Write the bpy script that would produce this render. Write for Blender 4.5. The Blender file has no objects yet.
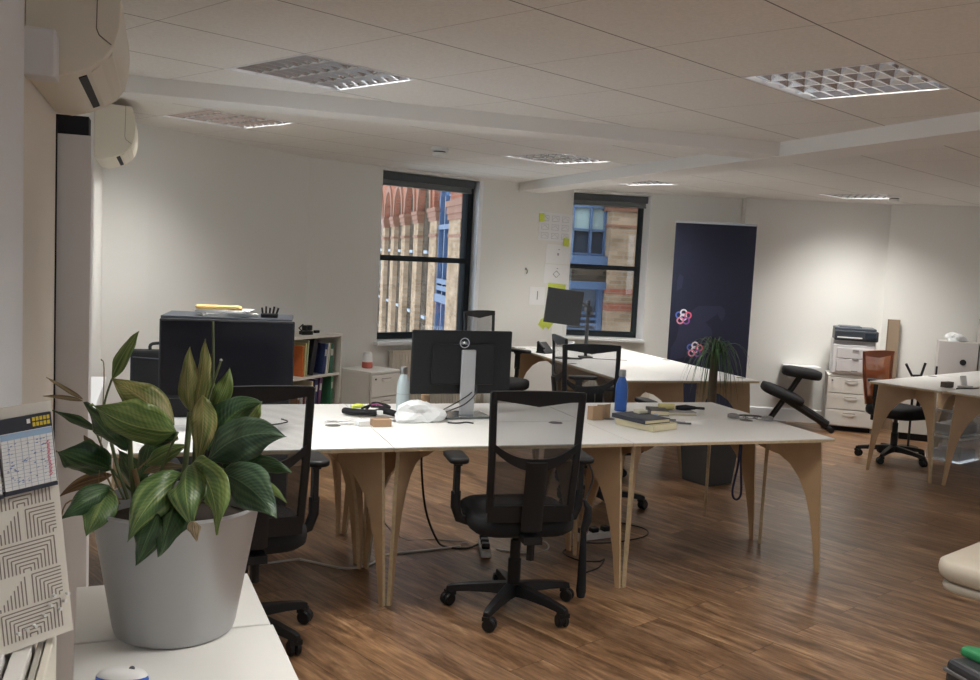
import bpy, bmesh, math, random
from mathutils import Vector, Matrix
random.seed(7)
PI = math.pi
SC = bpy.context.scene
COL = SC.collection
def D(a): return math.radians(a)

# ---------------------------------------------------------------- materials
MATS = {}
def mat(name, col, rough=.5, metal=0., spec=.5, coat=0., emit=None, estr=0., noise=0., nscale=20., bump=0., bscale=200., alpha=1.):
    if name in MATS: return MATS[name]
    m = bpy.data.materials.new(name); m.use_nodes = True
    nt = m.node_tree; b = nt.nodes['Principled BSDF']
    b.inputs['Base Color'].default_value = (*col, 1); b.inputs['Roughness'].default_value = rough
    b.inputs['Metallic'].default_value = metal; b.inputs['Specular IOR Level'].default_value = spec
    b.inputs['Coat Weight'].default_value = coat
    if emit: b.inputs['Emission Color'].default_value = (*emit, 1); b.inputs['Emission Strength'].default_value = estr
    if noise or bump:
        tc = nt.nodes.new('ShaderNodeTexCoord')
        n = nt.nodes.new('ShaderNodeTexNoise'); n.inputs['Scale'].default_value = nscale; n.inputs['Detail'].default_value = 4
        nt.links.new(tc.outputs['Object'], n.inputs['Vector'])
        if noise:
            mx = nt.nodes.new('ShaderNodeMix'); mx.data_type = 'RGBA'
            mx.inputs['A'].default_value = (*[c*(1-noise) for c in col], 1); mx.inputs['B'].default_value = (*[min(1, c*(1+noise)) for c in col], 1)
            nt.links.new(n.outputs['Fac'], mx.inputs['Factor']); nt.links.new(mx.outputs['Result'], b.inputs['Base Color'])
        if bump:
            n2 = nt.nodes.new('ShaderNodeTexNoise'); n2.inputs['Scale'].default_value = bscale
            nt.links.new(tc.outputs['Object'], n2.inputs['Vector'])
            bp = nt.nodes.new('ShaderNodeBump'); bp.inputs['Strength'].default_value = bump; bp.inputs['Distance'].default_value = .002
            nt.links.new(n2.outputs['Fac'], bp.inputs['Height']); nt.links.new(bp.outputs['Normal'], b.inputs['Normal'])
    MATS[name] = m; return m

def ramp(nt, src, stops):
    r = nt.nodes.new('ShaderNodeValToRGB'); e = r.color_ramp.elements
    while len(e) < len(stops): e.new(.5)
    for i, (p, c) in enumerate(stops): e[i].position = p; e[i].color = (*c, 1)
    nt.links.new(src, r.inputs['Fac']); return r

def wood_floor():
    m = bpy.data.materials.new('laminate_planks'); m.use_nodes = True; nt = m.node_tree; L = nt.links
    b = nt.nodes['Principled BSDF']
    tc = nt.nodes.new('ShaderNodeTexCoord'); mp = nt.nodes.new('ShaderNodeMapping'); mp.vector_type = 'TEXTURE'
    mp.inputs['Rotation'].default_value = (0, 0, D(-67)); L.new(tc.outputs['Object'], mp.inputs['Vector'])
    br = nt.nodes.new('ShaderNodeTexBrick'); br.offset = .37; br.offset_frequency = 2
    br.inputs['Brick Width'].default_value = 1.28; br.inputs['Row Height'].default_value = .19; br.inputs['Mortar Size'].default_value = .0016
    br.inputs['Mortar Smooth'].default_value = .3
    br.inputs['Color1'].default_value = (0, 0, 0, 1); br.inputs['Color2'].default_value = (1, 1, 1, 1); br.inputs['Mortar'].default_value = (.5, .5, .5, 1)
    br.inputs['Scale'].default_value = 1
    L.new(mp.outputs['Vector'], br.inputs['Vector'])
    # per plank offset for the grain
    ad = nt.nodes.new('ShaderNodeVectorMath'); ad.operation = 'MULTIPLY_ADD'; ad.inputs[1].default_value = (7, 3, 5)
    L.new(br.outputs['Color'], ad.inputs[0]); L.new(mp.outputs['Vector'], ad.inputs[2])
    st = nt.nodes.new('ShaderNodeMapping'); st.inputs['Scale'].default_value = (1.1, 7.5, 1); L.new(ad.outputs['Vector'], st.inputs['Vector'])
    n = nt.nodes.new('ShaderNodeTexNoise'); n.inputs['Scale'].default_value = 1.6; n.inputs['Detail'].default_value = 8; n.inputs['Roughness'].default_value = .62; n.inputs['Distortion'].default_value = 1.2
    L.new(st.outputs['Vector'], n.inputs['Vector'])
    r = ramp(nt, n.outputs['Fac'], [(.28, (.066, .036, .018)), (.43, (.165, .090, .045)), (.56, (.275, .160, .084)), (.74, (.46, .295, .165))])
    n2 = nt.nodes.new('ShaderNodeTexNoise'); n2.inputs['Scale'].default_value = 9; n2.inputs['Detail'].default_value = 6; L.new(st.outputs['Vector'], n2.inputs['Vector'])
    r2 = ramp(nt, n2.outputs['Fac'], [(.3, (.6, .6, .6)), (.7, (1.15, 1.15, 1.15))])
    mu = nt.nodes.new('ShaderNodeMix'); mu.data_type = 'RGBA'; mu.blend_type = 'MULTIPLY'; mu.inputs['Factor'].default_value = 1
    L.new(r.outputs['Color'], mu.inputs['A']); L.new(r2.outputs['Color'], mu.inputs['B'])
    # plank tone
    r3 = ramp(nt, br.outputs['Color'], [(0, (.78, .76, .78)), (1, (1.18, 1.15, 1.1))])
    m2 = nt.nodes.new('ShaderNodeMix'); m2.data_type = 'RGBA'; m2.blend_type = 'MULTIPLY'; m2.inputs['Factor'].default_value = 1
    L.new(mu.outputs['Result'], m2.inputs['A']); L.new(r3.outputs['Color'], m2.inputs['B'])
    m3 = nt.nodes.new('ShaderNodeMix'); m3.data_type = 'RGBA'; m3.inputs['B'].default_value = (.03, .015, .01, 1)
    L.new(br.outputs['Fac'], m3.inputs['Factor']); L.new(m2.outputs['Result'], m3.inputs['A'])
    L.new(m3.outputs['Result'], b.inputs['Base Color'])
    b.inputs['Roughness'].default_value = .31; b.inputs['Specular IOR Level'].default_value = .5
    bp = nt.nodes.new('ShaderNodeBump'); bp.inputs['Strength'].default_value = .25; bp.inputs['Distance'].default_value = .001
    L.new(n2.outputs['Fac'], bp.inputs['Height']); L.new(bp.outputs['Normal'], b.inputs['Normal'])
    return m

def brick_mat(name, c1, c2, mortar, sc=1.):
    m = bpy.data.materials.new(name); m.use_nodes = True; nt = m.node_tree; L = nt.links; b = nt.nodes['Principled BSDF']
    tc = nt.nodes.new('ShaderNodeTexCoord')
    sp = nt.nodes.new('ShaderNodeSeparateXYZ'); L.new(tc.outputs['Object'], sp.inputs[0])
    ad = nt.nodes.new('ShaderNodeMath'); ad.operation = 'ADD'; L.new(sp.outputs['X'], ad.inputs[0]); L.new(sp.outputs['Y'], ad.inputs[1])
    cb = nt.nodes.new('ShaderNodeCombineXYZ'); L.new(ad.outputs[0], cb.inputs['X']); L.new(sp.outputs['Z'], cb.inputs['Y'])
    br = nt.nodes.new('ShaderNodeTexBrick'); br.inputs['Scale'].default_value = sc
    br.inputs['Brick Width'].default_value = .17; br.inputs['Row Height'].default_value = .055; br.inputs['Mortar Size'].default_value = .006
    br.inputs['Color1'].default_value = (*c1, 1); br.inputs['Color2'].default_value = (*c2, 1); br.inputs['Mortar'].default_value = (*mortar, 1)
    L.new(cb.outputs[0], br.inputs['Vector'])
    n = nt.nodes.new('ShaderNodeTexNoise'); n.inputs['Scale'].default_value = 3.; n.inputs['Detail'].default_value = 6; L.new(tc.outputs['Object'], n.inputs['Vector'])
    r = ramp(nt, n.outputs['Fac'], [(.3, (.7, .68, .66)), (.7, (1.2, 1.2, 1.2))])
    mu = nt.nodes.new('ShaderNodeMix'); mu.data_type = 'RGBA'; mu.blend_type = 'MULTIPLY'; mu.inputs['Factor'].default_value = 1
    L.new(br.outputs['Color'], mu.inputs['A']); L.new(r.outputs['Color'], mu.inputs['B']); L.new(mu.outputs['Result'], b.inputs['Base Color'])
    b.inputs['Roughness'].default_value = 1; b.inputs['Specular IOR Level'].default_value = 0
    return m

def mesh_fabric(name, col, opacity, period=.0045):
    m = bpy.data.materials.new(name); m.use_nodes = True; nt = m.node_tree; L = nt.links; b = nt.nodes['Principled BSDF']
    b.inputs['Base Color'].default_value = (*col, 1); b.inputs['Roughness'].default_value = .7
    tc = nt.nodes.new('ShaderNodeTexCoord')
    w = nt.nodes.new('ShaderNodeTexWave'); w.bands_direction = 'Z'; w.inputs['Scale'].default_value = .314/period; w.inputs['Distortion'].default_value = .6
    L.new(tc.outputs['Object'], w.inputs['Vector'])
    mr = nt.nodes.new('ShaderNodeMapRange'); mr.inputs['To Min'].default_value = max(0, opacity-.28); mr.inputs['To Max'].default_value = min(1, opacity+.22)
    L.new(w.outputs['Fac'], mr.inputs['Value']); L.new(mr.outputs['Result'], b.inputs['Alpha'])
    return m

def glass_mat():
    m = bpy.data.materials.new('window_glass'); m.use_nodes = True; nt = m.node_tree; L = nt.links
    nt.nodes.remove(nt.nodes['Principled BSDF']); o = nt.nodes['Material Output']
    t = nt.nodes.new('ShaderNodeBsdfTransparent'); t.inputs['Color'].default_value = (.93, .95, .95, 1)
    g = nt.nodes.new('ShaderNodeBsdfGlossy'); g.inputs['Roughness'].default_value = .02
    f = nt.nodes.new('ShaderNodeFresnel'); f.inputs['IOR'].default_value = 1.45
    mx = nt.nodes.new('ShaderNodeMixShader'); L.new(f.outputs[0], mx.inputs[0]); L.new(t.outputs[0], mx.inputs[1]); L.new(g.outputs[0], mx.inputs[2])
    L.new(mx.outputs[0], o.inputs['Surface']); return m

def leaf_mat(name, a, b_, c):
    m = bpy.data.materials.new(name); m.use_nodes = True; nt = m.node_tree; L = nt.links; b = nt.nodes['Principled BSDF']
    uv = nt.nodes.new('ShaderNodeUVMap'); uv.uv_map = 'UVMap'
    sp = nt.nodes.new('ShaderNodeSeparateXYZ'); L.new(uv.outputs[0], sp.inputs[0])
    # u across (-1..1), v along: veins sweep forward from the midrib
    ab = nt.nodes.new('ShaderNodeMath'); ab.operation = 'ABSOLUTE'; L.new(sp.outputs['X'], ab.inputs[0])
    ma = nt.nodes.new('ShaderNodeMath'); ma.operation = 'MULTIPLY_ADD'; ma.inputs[1].default_value = -.22; L.new(ab.outputs[0], ma.inputs[0]); L.new(sp.outputs['Y'], ma.inputs[2])
    cb = nt.nodes.new('ShaderNodeCombineXYZ'); L.new(ma.outputs[0], cb.inputs['X'])
    w = nt.nodes.new('ShaderNodeTexWave'); w.inputs['Scale'].default_value = 5.5; w.inputs['Distortion'].default_value = 1.; w.inputs['Detail'].default_value = 1
    L.new(cb.outputs[0], w.inputs['Vector'])
    tc = nt.nodes.new('ShaderNodeTexCoord'); n = nt.nodes.new('ShaderNodeTexNoise'); n.inputs['Scale'].default_value = 14; n.inputs['Detail'].default_value = 3
    sc_ = nt.nodes.new('ShaderNodeVectorMath'); sc_.operation = 'MULTIPLY'; sc_.inputs[1].default_value = (2.2, .55, 1); L.new(uv.outputs[0], sc_.inputs[0])
    sw = nt.nodes.new('ShaderNodeVectorMath'); sw.operation = 'MULTIPLY_ADD'; sw.inputs[1].default_value = (4, 4, 4); L.new(tc.outputs['Object'], sw.inputs[0]); L.new(sc_.outputs[0], sw.inputs[2])
    n.inputs['Scale'].default_value = 2.6; n.inputs['Detail'].default_value = 5
    L.new(sw.outputs[0], n.inputs['Vector'])
    r = ramp(nt, n.outputs['Fac'], [(.34, a), (.50, b_), (.64, c)])
    rw = ramp(nt, w.outputs['Fac'], [(0, (.90, .91, .88)), (1, (1.05, 1.05, 1.03))])
    mu = nt.nodes.new('ShaderNodeMix'); mu.data_type = 'RGBA'; mu.blend_type = 'MULTIPLY'; mu.inputs['Factor'].default_value = 1
    L.new(r.outputs['Color'], mu.inputs['A']); L.new(rw.outputs['Color'], mu.inputs['B'])
    # pale midrib
    lt = nt.nodes.new('ShaderNodeMath'); lt.operation = 'LESS_THAN'; lt.inputs[1].default_value = .035; L.new(ab.outputs[0], lt.inputs[0])
    mx = nt.nodes.new('ShaderNodeMix'); mx.data_type = 'RGBA'; mx.inputs['B'].default_value = (c[0]*1.2, c[1]*1.2, c[2]*1.2, 1)
    L.new(lt.outputs[0], mx.inputs['Factor']); L.new(mu.outputs['Result'], mx.inputs['A']); L.new(mx.outputs['Result'], b.inputs['Base Color'])
    b.inputs['Roughness'].default_value = .38; b.inputs['Specular IOR Level'].default_value = .45
    bp = nt.nodes.new('ShaderNodeBump'); bp.inputs['Strength'].default_value = .3; bp.inputs['Distance'].default_value = .0015
    L.new(w.outputs['Fac'], bp.inputs['Height']); L.new(bp.outputs['Normal'], b.inputs['Normal'])
    return m

def ceiling_mat(name, col, a0, b0):
    """tile field with the thin dark joints of its grid, in plan coordinates turned to the tile directions"""
    m = bpy.data.materials.new(name); m.use_nodes = True; nt = m.node_tree; L = nt.links; b = nt.nodes['Principled BSDF']
    tc = nt.nodes.new('ShaderNodeTexCoord')
    def axis(vec, off, half, thick):
        d = nt.nodes.new('ShaderNodeVectorMath'); d.operation = 'DOT_PRODUCT'; d.inputs[1].default_value = (*vec, 0); L.new(tc.outputs['Object'], d.inputs[0])
        s = nt.nodes.new('ShaderNodeMath'); s.operation = 'SUBTRACT'; s.inputs[1].default_value = off-.3; L.new(d.outputs['Value'], s.inputs[0])
        p = nt.nodes.new('ShaderNodeMath'); p.operation = 'PINGPONG'; p.inputs[1].default_value = .3; L.new(s.outputs[0], p.inputs[0])
        g = nt.nodes.new('ShaderNodeMath'); g.operation = 'GREATER_THAN'; g.inputs[1].default_value = .3-thick; L.new(p.outputs[0], g.inputs[0])
        return g
    ga = axis(AX, a0, .3, .0016); gb = axis(BX, b0, .3, .0028)
    n = nt.nodes.new('ShaderNodeTexNoise'); n.inputs['Scale'].default_value = 90; L.new(tc.outputs['Object'], n.inputs['Vector'])
    r = ramp(nt, n.outputs['Fac'], [(.3, tuple(c*.95 for c in col)), (.7, tuple(c*1.04 for c in col))])
    m1 = nt.nodes.new('ShaderNodeMix'); m1.data_type = 'RGBA'; m1.inputs['B'].default_value = (.42, .38, .35, 1)
    L.new(ga.outputs[0], m1.inputs['Factor']); L.new(r.outputs['Color'], m1.inputs['A'])
    m2 = nt.nodes.new('ShaderNodeMix'); m2.data_type = 'RGBA'; m2.inputs['B'].default_value = (.16, .14, .13, 1)
    L.new(gb.outputs[0], m2.inputs['Factor']); L.new(m1.outputs['Result'], m2.inputs['A'])
    L.new(m2.outputs['Result'], b.inputs['Base Color']); b.inputs['Roughness'].default_value = .95
    return m

AX = (.893687, .448691); BX = (.448691, -.893687)     # the two tile directions in plan
A0, B0 = .035, .030
CZ = 2.36

wallm = mat('wall_paint', (.79, .78, .74), .9, spec=.2, bump=.15, bscale=150)
shadem = mat('wall_paint_shade', (.74, .68, .60), .9, spec=.2)  # beige puts the shade on this stretch of wall into the paint
trimm = mat('white_gloss_paint', (.80, .80, .80), .45)
beamm = mat('beam_paint', (.82, .80, .77), .9, spec=.2)
floorm = wood_floor()
ceilm = ceiling_mat('ceiling_tiles', (.80, .78, .745), A0, B0)
deskm = mat('white_laminate', (.82, .81, .78), .32, noise=.02, nscale=3)
plym = mat('plywood_face', (.46, .31, .175), .5, noise=.14, nscale=9)
plye = mat('plywood_edge', (.50, .39, .24), .6, noise=.3, nscale=60)
blackp = mat('black_plastic', (.009, .009, .010), .45, spec=.35)
blackf = mat('black_fabric', (.008, .008, .009), .95, bump=.4, bscale=500)
chrome = mat('brushed_metal', (.55, .56, .57), .32, metal=1.)
silverp = mat('silver_plastic', (.46, .47, .48), .35, metal=.4)
screenm = mat('monitor_screen', (.006, .006, .009), .18)
whitep = mat('white_plastic', (.78, .78, .76), .4)
creamp = mat('cream_plastic', (.74, .68, .56), .4)
cabm = mat('white_metal_cabinet', (.70, .68, .63), .4)
darkm = mat('dark_void', (.012, .012, .016), .8)
framem = mat('window_frame_dark', (.025, .030, .035), .75, spec=.15)
blindm = mat('roller_blind_grey', (.17, .18, .185), .7)
glassm = glass_mat()
meshm = mesh_fabric('chair_mesh_black', (.06, .06, .062), .56)
meshd = mesh_fabric('chair_mesh_dense', (.02, .02, .021), .86)
meshor = mesh_fabric('chair_mesh_orange', (.80, .23, .07), .88)
paperm = mat('paper', (.86, .86, .84), .8)
yellowm = mat('sticky_note_yellow', (.60, .68, .10), .7)
cardm = mat('brown_cardboard', (.36, .235, .14), .85, noise=.1)
navym = mat('navy_fabric', (.007, .010, .032), .7)
cablew = mat('cable_white', (.50, .47, .43), .5)
cableb = mat('cable_black', (.015, .015, .015), .5)

# ---------------------------------------------------------------- mesh builder
class MB:
    def __init__(s): s.v = []; s.f = []; s.m = []; s.uv = None
    def add(s, vs, fs, mi=0):
        o = len(s.v); s.v += [tuple(v) for v in vs]; s.f += [tuple(i+o for i in f) for f in fs]; s.m += [mi]*len(fs); return s
    def box(s, c, d, rz=0, M=None, mi=0):
        c = Vector(c); h = Vector(d)/2
        vs = [Vector((x*h.x, y*h.y, z*h.z)) for x in (-1, 1) for y in (-1, 1) for z in (-1, 1)]
        R = M if M is not None else Matrix.Rotation(rz, 3, 'Z')
        vs = [R @ v + c for v in vs]
        return s.add(vs, [(0, 1, 3, 2), (4, 6, 7, 5), (0, 4, 5, 1), (2, 3, 7, 6), (0, 2, 6, 4), (1, 5, 7, 3)], mi)
    def prism(s, poly, ext, mi=0, me=None):
        n = len(poly); e = Vector(ext); vs = [Vector(p) for p in poly] + [Vector(p)+e for p in poly]
        me = mi if me is None else me
        s.add(vs, [tuple(range(n-1, -1, -1)), tuple(range(n, 2*n))], mi)
        o = len(s.v)-2*n
        for i in range(n):
            j = (i+1) % n; s.f.append((o+i, o+j, o+n+j, o+n+i)); s.m.append(me)
        return s
    def strip(s, inner, outer, ext, mi=0, me=None):
        """solid band between two equally long point rows, extruded by ext"""
        n = len(inner); e = Vector(ext); me = mi if me is None else me
        I = [Vector(p) for p in inner]; O = [Vector(p) for p in outer]; o = len(s.v)
        s.v += [tuple(p) for p in I+O+[p+e for p in I]+[p+e for p in O]]
        for i in range(n-1):
            s.f += [(o+i, o+i+1, o+n+i+1, o+n+i), (o+2*n+i+1, o+2*n+i, o+3*n+i, o+3*n+i+1)]; s.m += [mi]*2
            s.f += [(o+i+1, o+i, o+2*n+i, o+2*n+i+1), (o+n+i, o+n+i+1, o+3*n+i+1, o+3*n+i)]; s.m += [me]*2
        s.f += [(o, o+n, o+3*n, o+2*n), (o+2*n-1, o+n-1, o+3*n-1, o+4*n-1)]; s.m += [me]*2
        return s
    def lathe(s, prof, c=(0, 0, 0), seg=32, axis='Z', mi=0, cap=True):
        c = Vector(c); o = len(s.v); n = len(prof)
        for r, z in prof:
            for k in range(seg):
                a = 2*PI*k/seg; p = Vector((r*math.cos(a), r*math.sin(a), z))
                if axis == 'X': p = Vector((p.z, p.x, p.y))
                if axis == 'Y': p = Vector((p.x, p.z, -p.y))
                s.v.append(tuple(p+c))
        for i in range(n-1):
            for k in range(seg):
                k2 = (k+1) % seg; s.f.append((o+i*seg+k, o+i*seg+k2, o+(i+1)*seg+k2, o+(i+1)*seg+k)); s.m.append(mi)
        if cap:
            s.f.append(tuple(o+k for k in range(seg-1, -1, -1))); s.f.append(tuple(o+(n-1)*seg+k for k in range(seg))); s.m += [mi]*2
        return s
    def tube(s, pts, r, seg=8, mi=0, smooth=0, flat=None):
        pts = [Vector(p) for p in pts]
        if smooth:
            q = []; P = [pts[0]]+pts+[pts[-1]]
            for i in range(1, len(P)-2):
                for k in range(smooth):
                    t = k/smooth; a, b, c, d = P[i-1], P[i], P[i+1], P[i+2]
                    q.append(.5*((2*b)+(c-a)*t+(2*a-5*b+4*c-d)*t*t+(3*b-a-3*c+d)*t**3))
            q.append(pts[-1]); pts = q
        n = len(pts); rr = r if isinstance(r, (list, tuple)) else [r]*n
        if len(rr) != n: rr = [rr[0]+(rr[-1]-rr[0])*i/(n-1) for i in range(n)]
        o = len(s.v); up = Vector((0, 0, 1)); prev = None
        for i, p in enumerate(pts):
            t = (pts[min(i+1, n-1)]-pts[max(i-1, 0)]).normalized()
            if prev is None: x = t.cross(up) if abs(t.dot(up)) < .95 else t.cross(Vector((1, 0, 0)))
            else: x = prev-t*prev.dot(t)
            x.normalize(); prev = x; y = t.cross(x)
            fy = flat if flat else 1
            for k in range(seg):
                a = 2*PI*k/seg; s.v.append(tuple(p+x*math.cos(a)*rr[i]+y*math.sin(a)*rr[i]*fy))
        for i in range(n-1):
            for k in range(seg):
                k2 = (k+1) % seg; s.f.append((o+i*seg+k, o+(i+1)*seg+k, o+(i+1)*seg+k2, o+i*seg+k2)); s.m.append(mi)
        s.f.append(tuple(o+k for k in range(seg))); s.f.append(tuple(o+(n-1)*seg+k for k in range(seg-1, -1, -1))); s.m += [mi]*2
        return s
    def build(s, name, mats, parent=None, bevel=0, smooth=False, seg=2, subsurf=0, loc=None, rz=0):
        me = bpy.data.meshes.new(name); me.from_pydata(s.v, [], s.f); 
        for m in (mats if isinstance(mats, (list, tuple)) else [mats]): me.materials.append(m)
        me.polygons.foreach_set('material_index', s.m); me.update()
        if not s.uv and len(s.f) > 1:
            bm = bmesh.new(); bm.from_mesh(me); bmesh.ops.recalc_face_normals(bm, faces=bm.faces); bm.to_mesh(me); bm.free()
        if s.uv:
            ul = me.uv_layers.new(name='UVMap')
            for lp in me.loops: ul.data[lp.index].uv = s.uv[lp.vertex_index]
        o = bpy.data.objects.new(name, me); COL.objects.link(o)
        if parent: o.parent = parent
        if loc is not None: o.location = loc
        o.rotation_euler.z = rz
        if smooth:
            me.polygons.foreach_set('use_smooth', [True]*len(me.polygons))
            if smooth != 'full': me.set_sharp_from_angle(angle=D(38))
        if bevel:
            b = o.modifiers.new('bevel', 'BEVEL'); b.width = bevel; b.segments = seg; b.limit_method = 'ANGLE'; b.angle_limit = D(40)
        if subsurf:
            b = o.modifiers.new('sub', 'SUBSURF'); b.levels = subsurf; b.render_levels = subsurf
        return o

def tag(o, label, cat, group=None, kind=None):
    o['label'] = label; o['category'] = cat
    if group: o['group'] = group
    if kind: o['kind'] = kind
    return o
def thing(name, label, cat, loc=(0, 0, 0), rz=0, group=None):
    o = bpy.data.objects.new(name, None); COL.objects.link(o); o.location = loc; o.rotation_euler.z = rz; o.empty_display_size = .1
    return tag(o, label, cat, group)
def struct(o): o['kind'] = 'structure'; return o
def kids(o): return [c for c in bpy.data.objects if c.parent == o]
def dup(root, loc, rz, label, group=None):
    r = root.copy(); COL.objects.link(r); r.location = loc; r.rotation_euler.z = rz; r['label'] = label
    if group: r['group'] = group
    for ch in kids(root):
        c = ch.copy(); COL.objects.link(c); c.parent = r
        for g in kids(ch):
            d = g.copy(); COL.objects.link(d); d.parent = c
    return r
def part(o, label): o['label'] = label; return o

# ---------------------------------------------------------------- the room
def V2(p): return Vector((p[0], p[1]))
def wall_seg(name, P, Q, th=.3, openings=(), z1=2.5, m=wallm):
    """wall whose room face runs P to Q, thickness away from the room (left of P->Q)"""
    P = V2(P); Q = V2(Q); d = (Q-P); Ln = d.length; d.normalize(); n = Vector((-d.y, d.x))
    mb = MB()
    def slab(t0, t1, za, zb):
        a = P+d*t0; b = P+d*t1
        mb.prism([(a.x, a.y, za), (b.x, b.y, za), (b.x, b.y, zb), (a.x, a.y, zb)], (n.x*th, n.y*th, 0))
    t = 0
    for (t0, t1, za, zb) in openings:
        slab(t, t0, 0, z1); slab(t0, t1, 0, za); slab(t0, t1, zb, z1); t = t1
    slab(t, Ln, 0, z1)
    return struct(mb.build(name, m))
# room outline (seen from above, clockwise)
PL0 = (-1.345, -1.86); PL1 = (-1.345, 2.40); PA = (-1.08, 2.66); PC = (.17, 4.02); PK = (3.14, 5.235)
PH = (5.0, 4.72)
W1d = (Vector(PK)-Vector(PC)).normalized(); W2d = (Vector(PH)-Vector(PK)).normalized()
fl = MB(); fl.add([(-3, -7.3, 0), (9.5, -7.3, 0), (9.5, 6.2, 0), (-3, 6.2, 0)], [(0, 1, 2, 3)])
struct(fl.build('floor', floorm))
wall_seg('wall_left_rear', (-1.28, -7), (-1.28, -1.86), th=.34, m=trimm if False else mat('wall_paint_daylit', (.80, .80, .82), .8))  # whiter paint puts the daylight on this wall into its colour
wall_seg('wall_left', PL0, PL1, th=.3, openings=[(1.30, 3.28, .86, 1.95)], m=shadem if False else wallm)
wall_seg('wall_left_corner', PL1, PA)
wall_seg('wall_left_diagonal', PA, PC)
wall_seg('wall_back', PC, PK, openings=[(.75, 1.936, .78, 2.33)])
wall_seg('wall_back_right', PK, PH, openings=[(.0, .835, .78, 2.33)])
# projecting flat box of wall behind the printer
b = MB(); b.prism([(4.86, 4.62, 0), (6.34, 4.0, 0), (6.50, 4.36, 0), (5.0, 5.0, 0)], (0, 0, 2.5)); struct(b.build('wall_right_box', wallm))
wall_seg('wall_right_diagonal', (6.22, 4.0), (8.6, 2.0))
wall_seg('wall_right', (8.6, 2.2), (8.6, -7), openings=[(2.6, 4.2, .8, 2.3), (5.2, 6.8, .8, 2.3)]); wall_seg('wall_rear', (8.6, -7), (-1.3, -7), openings=[(1.0, 2.8, .8, 2.3), (3.8, 5.6, .8, 2.3), (6.8, 8.6, .8, 2.3)])  # unseen openings, added to let in more daylight

# wall return behind the first air conditioner, beige for its shade
b = MB(); b.box((-1.33, -1.36, 1.2), (.035, 1.0, 2.4)); struct(b.build('trim_6', shadem))
# boxed pipe casing next to it, open at the top
b = MB(); b.box((-1.28, -.74, .965), (.13, .12, 1.93)); struct(b.build('trim_3', mat('casing_paint', (.74, .72, .71), .7), bevel=.002))
b = MB(); b.box((-1.285, -.735, 1.96), (.12, .10, .06)); b.box((-1.3165, -.80, 1.0), (.007, .012, 1.95)); struct(b.build('trim_4', darkm))  # black block and strip stand in for shade in the opening and gap

def clip(poly, f):
    out = []
    for i in range(len(poly)):
        a, b_ = poly[i], poly[(i+1) % len(poly)]; fa, fb = f(a), f(b_)
        if fa >= 0: out.append(a)
        if (fa >= 0) != (fb >= 0): t = fa/(fa-fb); out.append((a[0]+(b_[0]-a[0])*t, a[1]+(b_[1]-a[1])*t))
    return out
def cell(i, j):
    """corners in plan of ceiling cell (i along A, j along B)"""
    return [(A0+.6*(i+x))*AX[0]+(B0+.6*(j+y))*BX[0] for x, y in ()] or [((A0+.6*(i+x))*AX[0]+(B0+.6*(j+y))*BX[0], (A0+.6*(i+x))*AX[1]+(B0+.6*(j+y))*BX[1]) for x, y in ((0, 0), (1, 0), (1, 1), (0, 1))]
# (i, j, lit, label)
FIX = [(1, 2, 0, 'large louvred ceiling light at the upper right of the photo, inside the beams'),
       (-1, -1, 0, 'large louvred ceiling light at the upper left of the photo, inside the beams'),
       (0, -4, 0, 'dim louvred ceiling light nearest the air conditioners, beyond the long beam'),
       (4, -3, 1, 'louvred ceiling light between the window with the hung papers and the long beam'),
       (7, -4, 1, 'bright louvred ceiling light in front of the right-hand window'),
       (10, -1.7, 1, 'bright louvred ceiling light close to the wall behind the printer'),
       (1, 6, 1, None), (-2, 3, 1, None), (5, 6, 1, None), (8, 6, 1, None), (2, 9, 1, None), (-2, 7, 1, None)]  # fixtures without a label are out of view, added to brighten the room
holes = {(f[0], f[1]) for f in FIX}
cb = MB()
for i in range(-16, 20):
    for j in range(-14, 22):
        if (i, j) in holes: continue
        q = cell(i, j)
        if (i, j) == (10, -2): q = [cell(10, -2)[0], cell(10, -2)[1], cell(10, -1.7)[1], cell(10, -1.7)[0]]
        if (i, j) == (10, -1): q = [cell(10, -.7)[0], cell(10, -.7)[1], cell(10, 0)[1], cell(10, 0)[0]]
        for f in (lambda p: p[0]+1.6, lambda p: 8.9-p[0], lambda p: p[1]+7.2, lambda p: 5.6-p[1]): 
            q = clip(q, f)
            if len(q) < 3: break
        if len(q) < 3: continue
        cb.add([(x, y, CZ) for x, y in q], [tuple(range(len(q)))])
cl = struct(cb.build('ceiling', ceilm))
b = MB(); b.box((3.6, -.7, 2.56), (10.8, 13.4, .04)); struct(b.build('ceiling_slab', darkm))
# downstand beams
b = MB(); b.box((.54, .80, 2.325), (3.72, .24, .085)); struct(b.build('trim_1', beamm))
b = MB(); b.box((2.54, -1.05, 2.322), (.28, 12.1, .09)); struct(b.build('trim_2', beamm))

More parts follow.
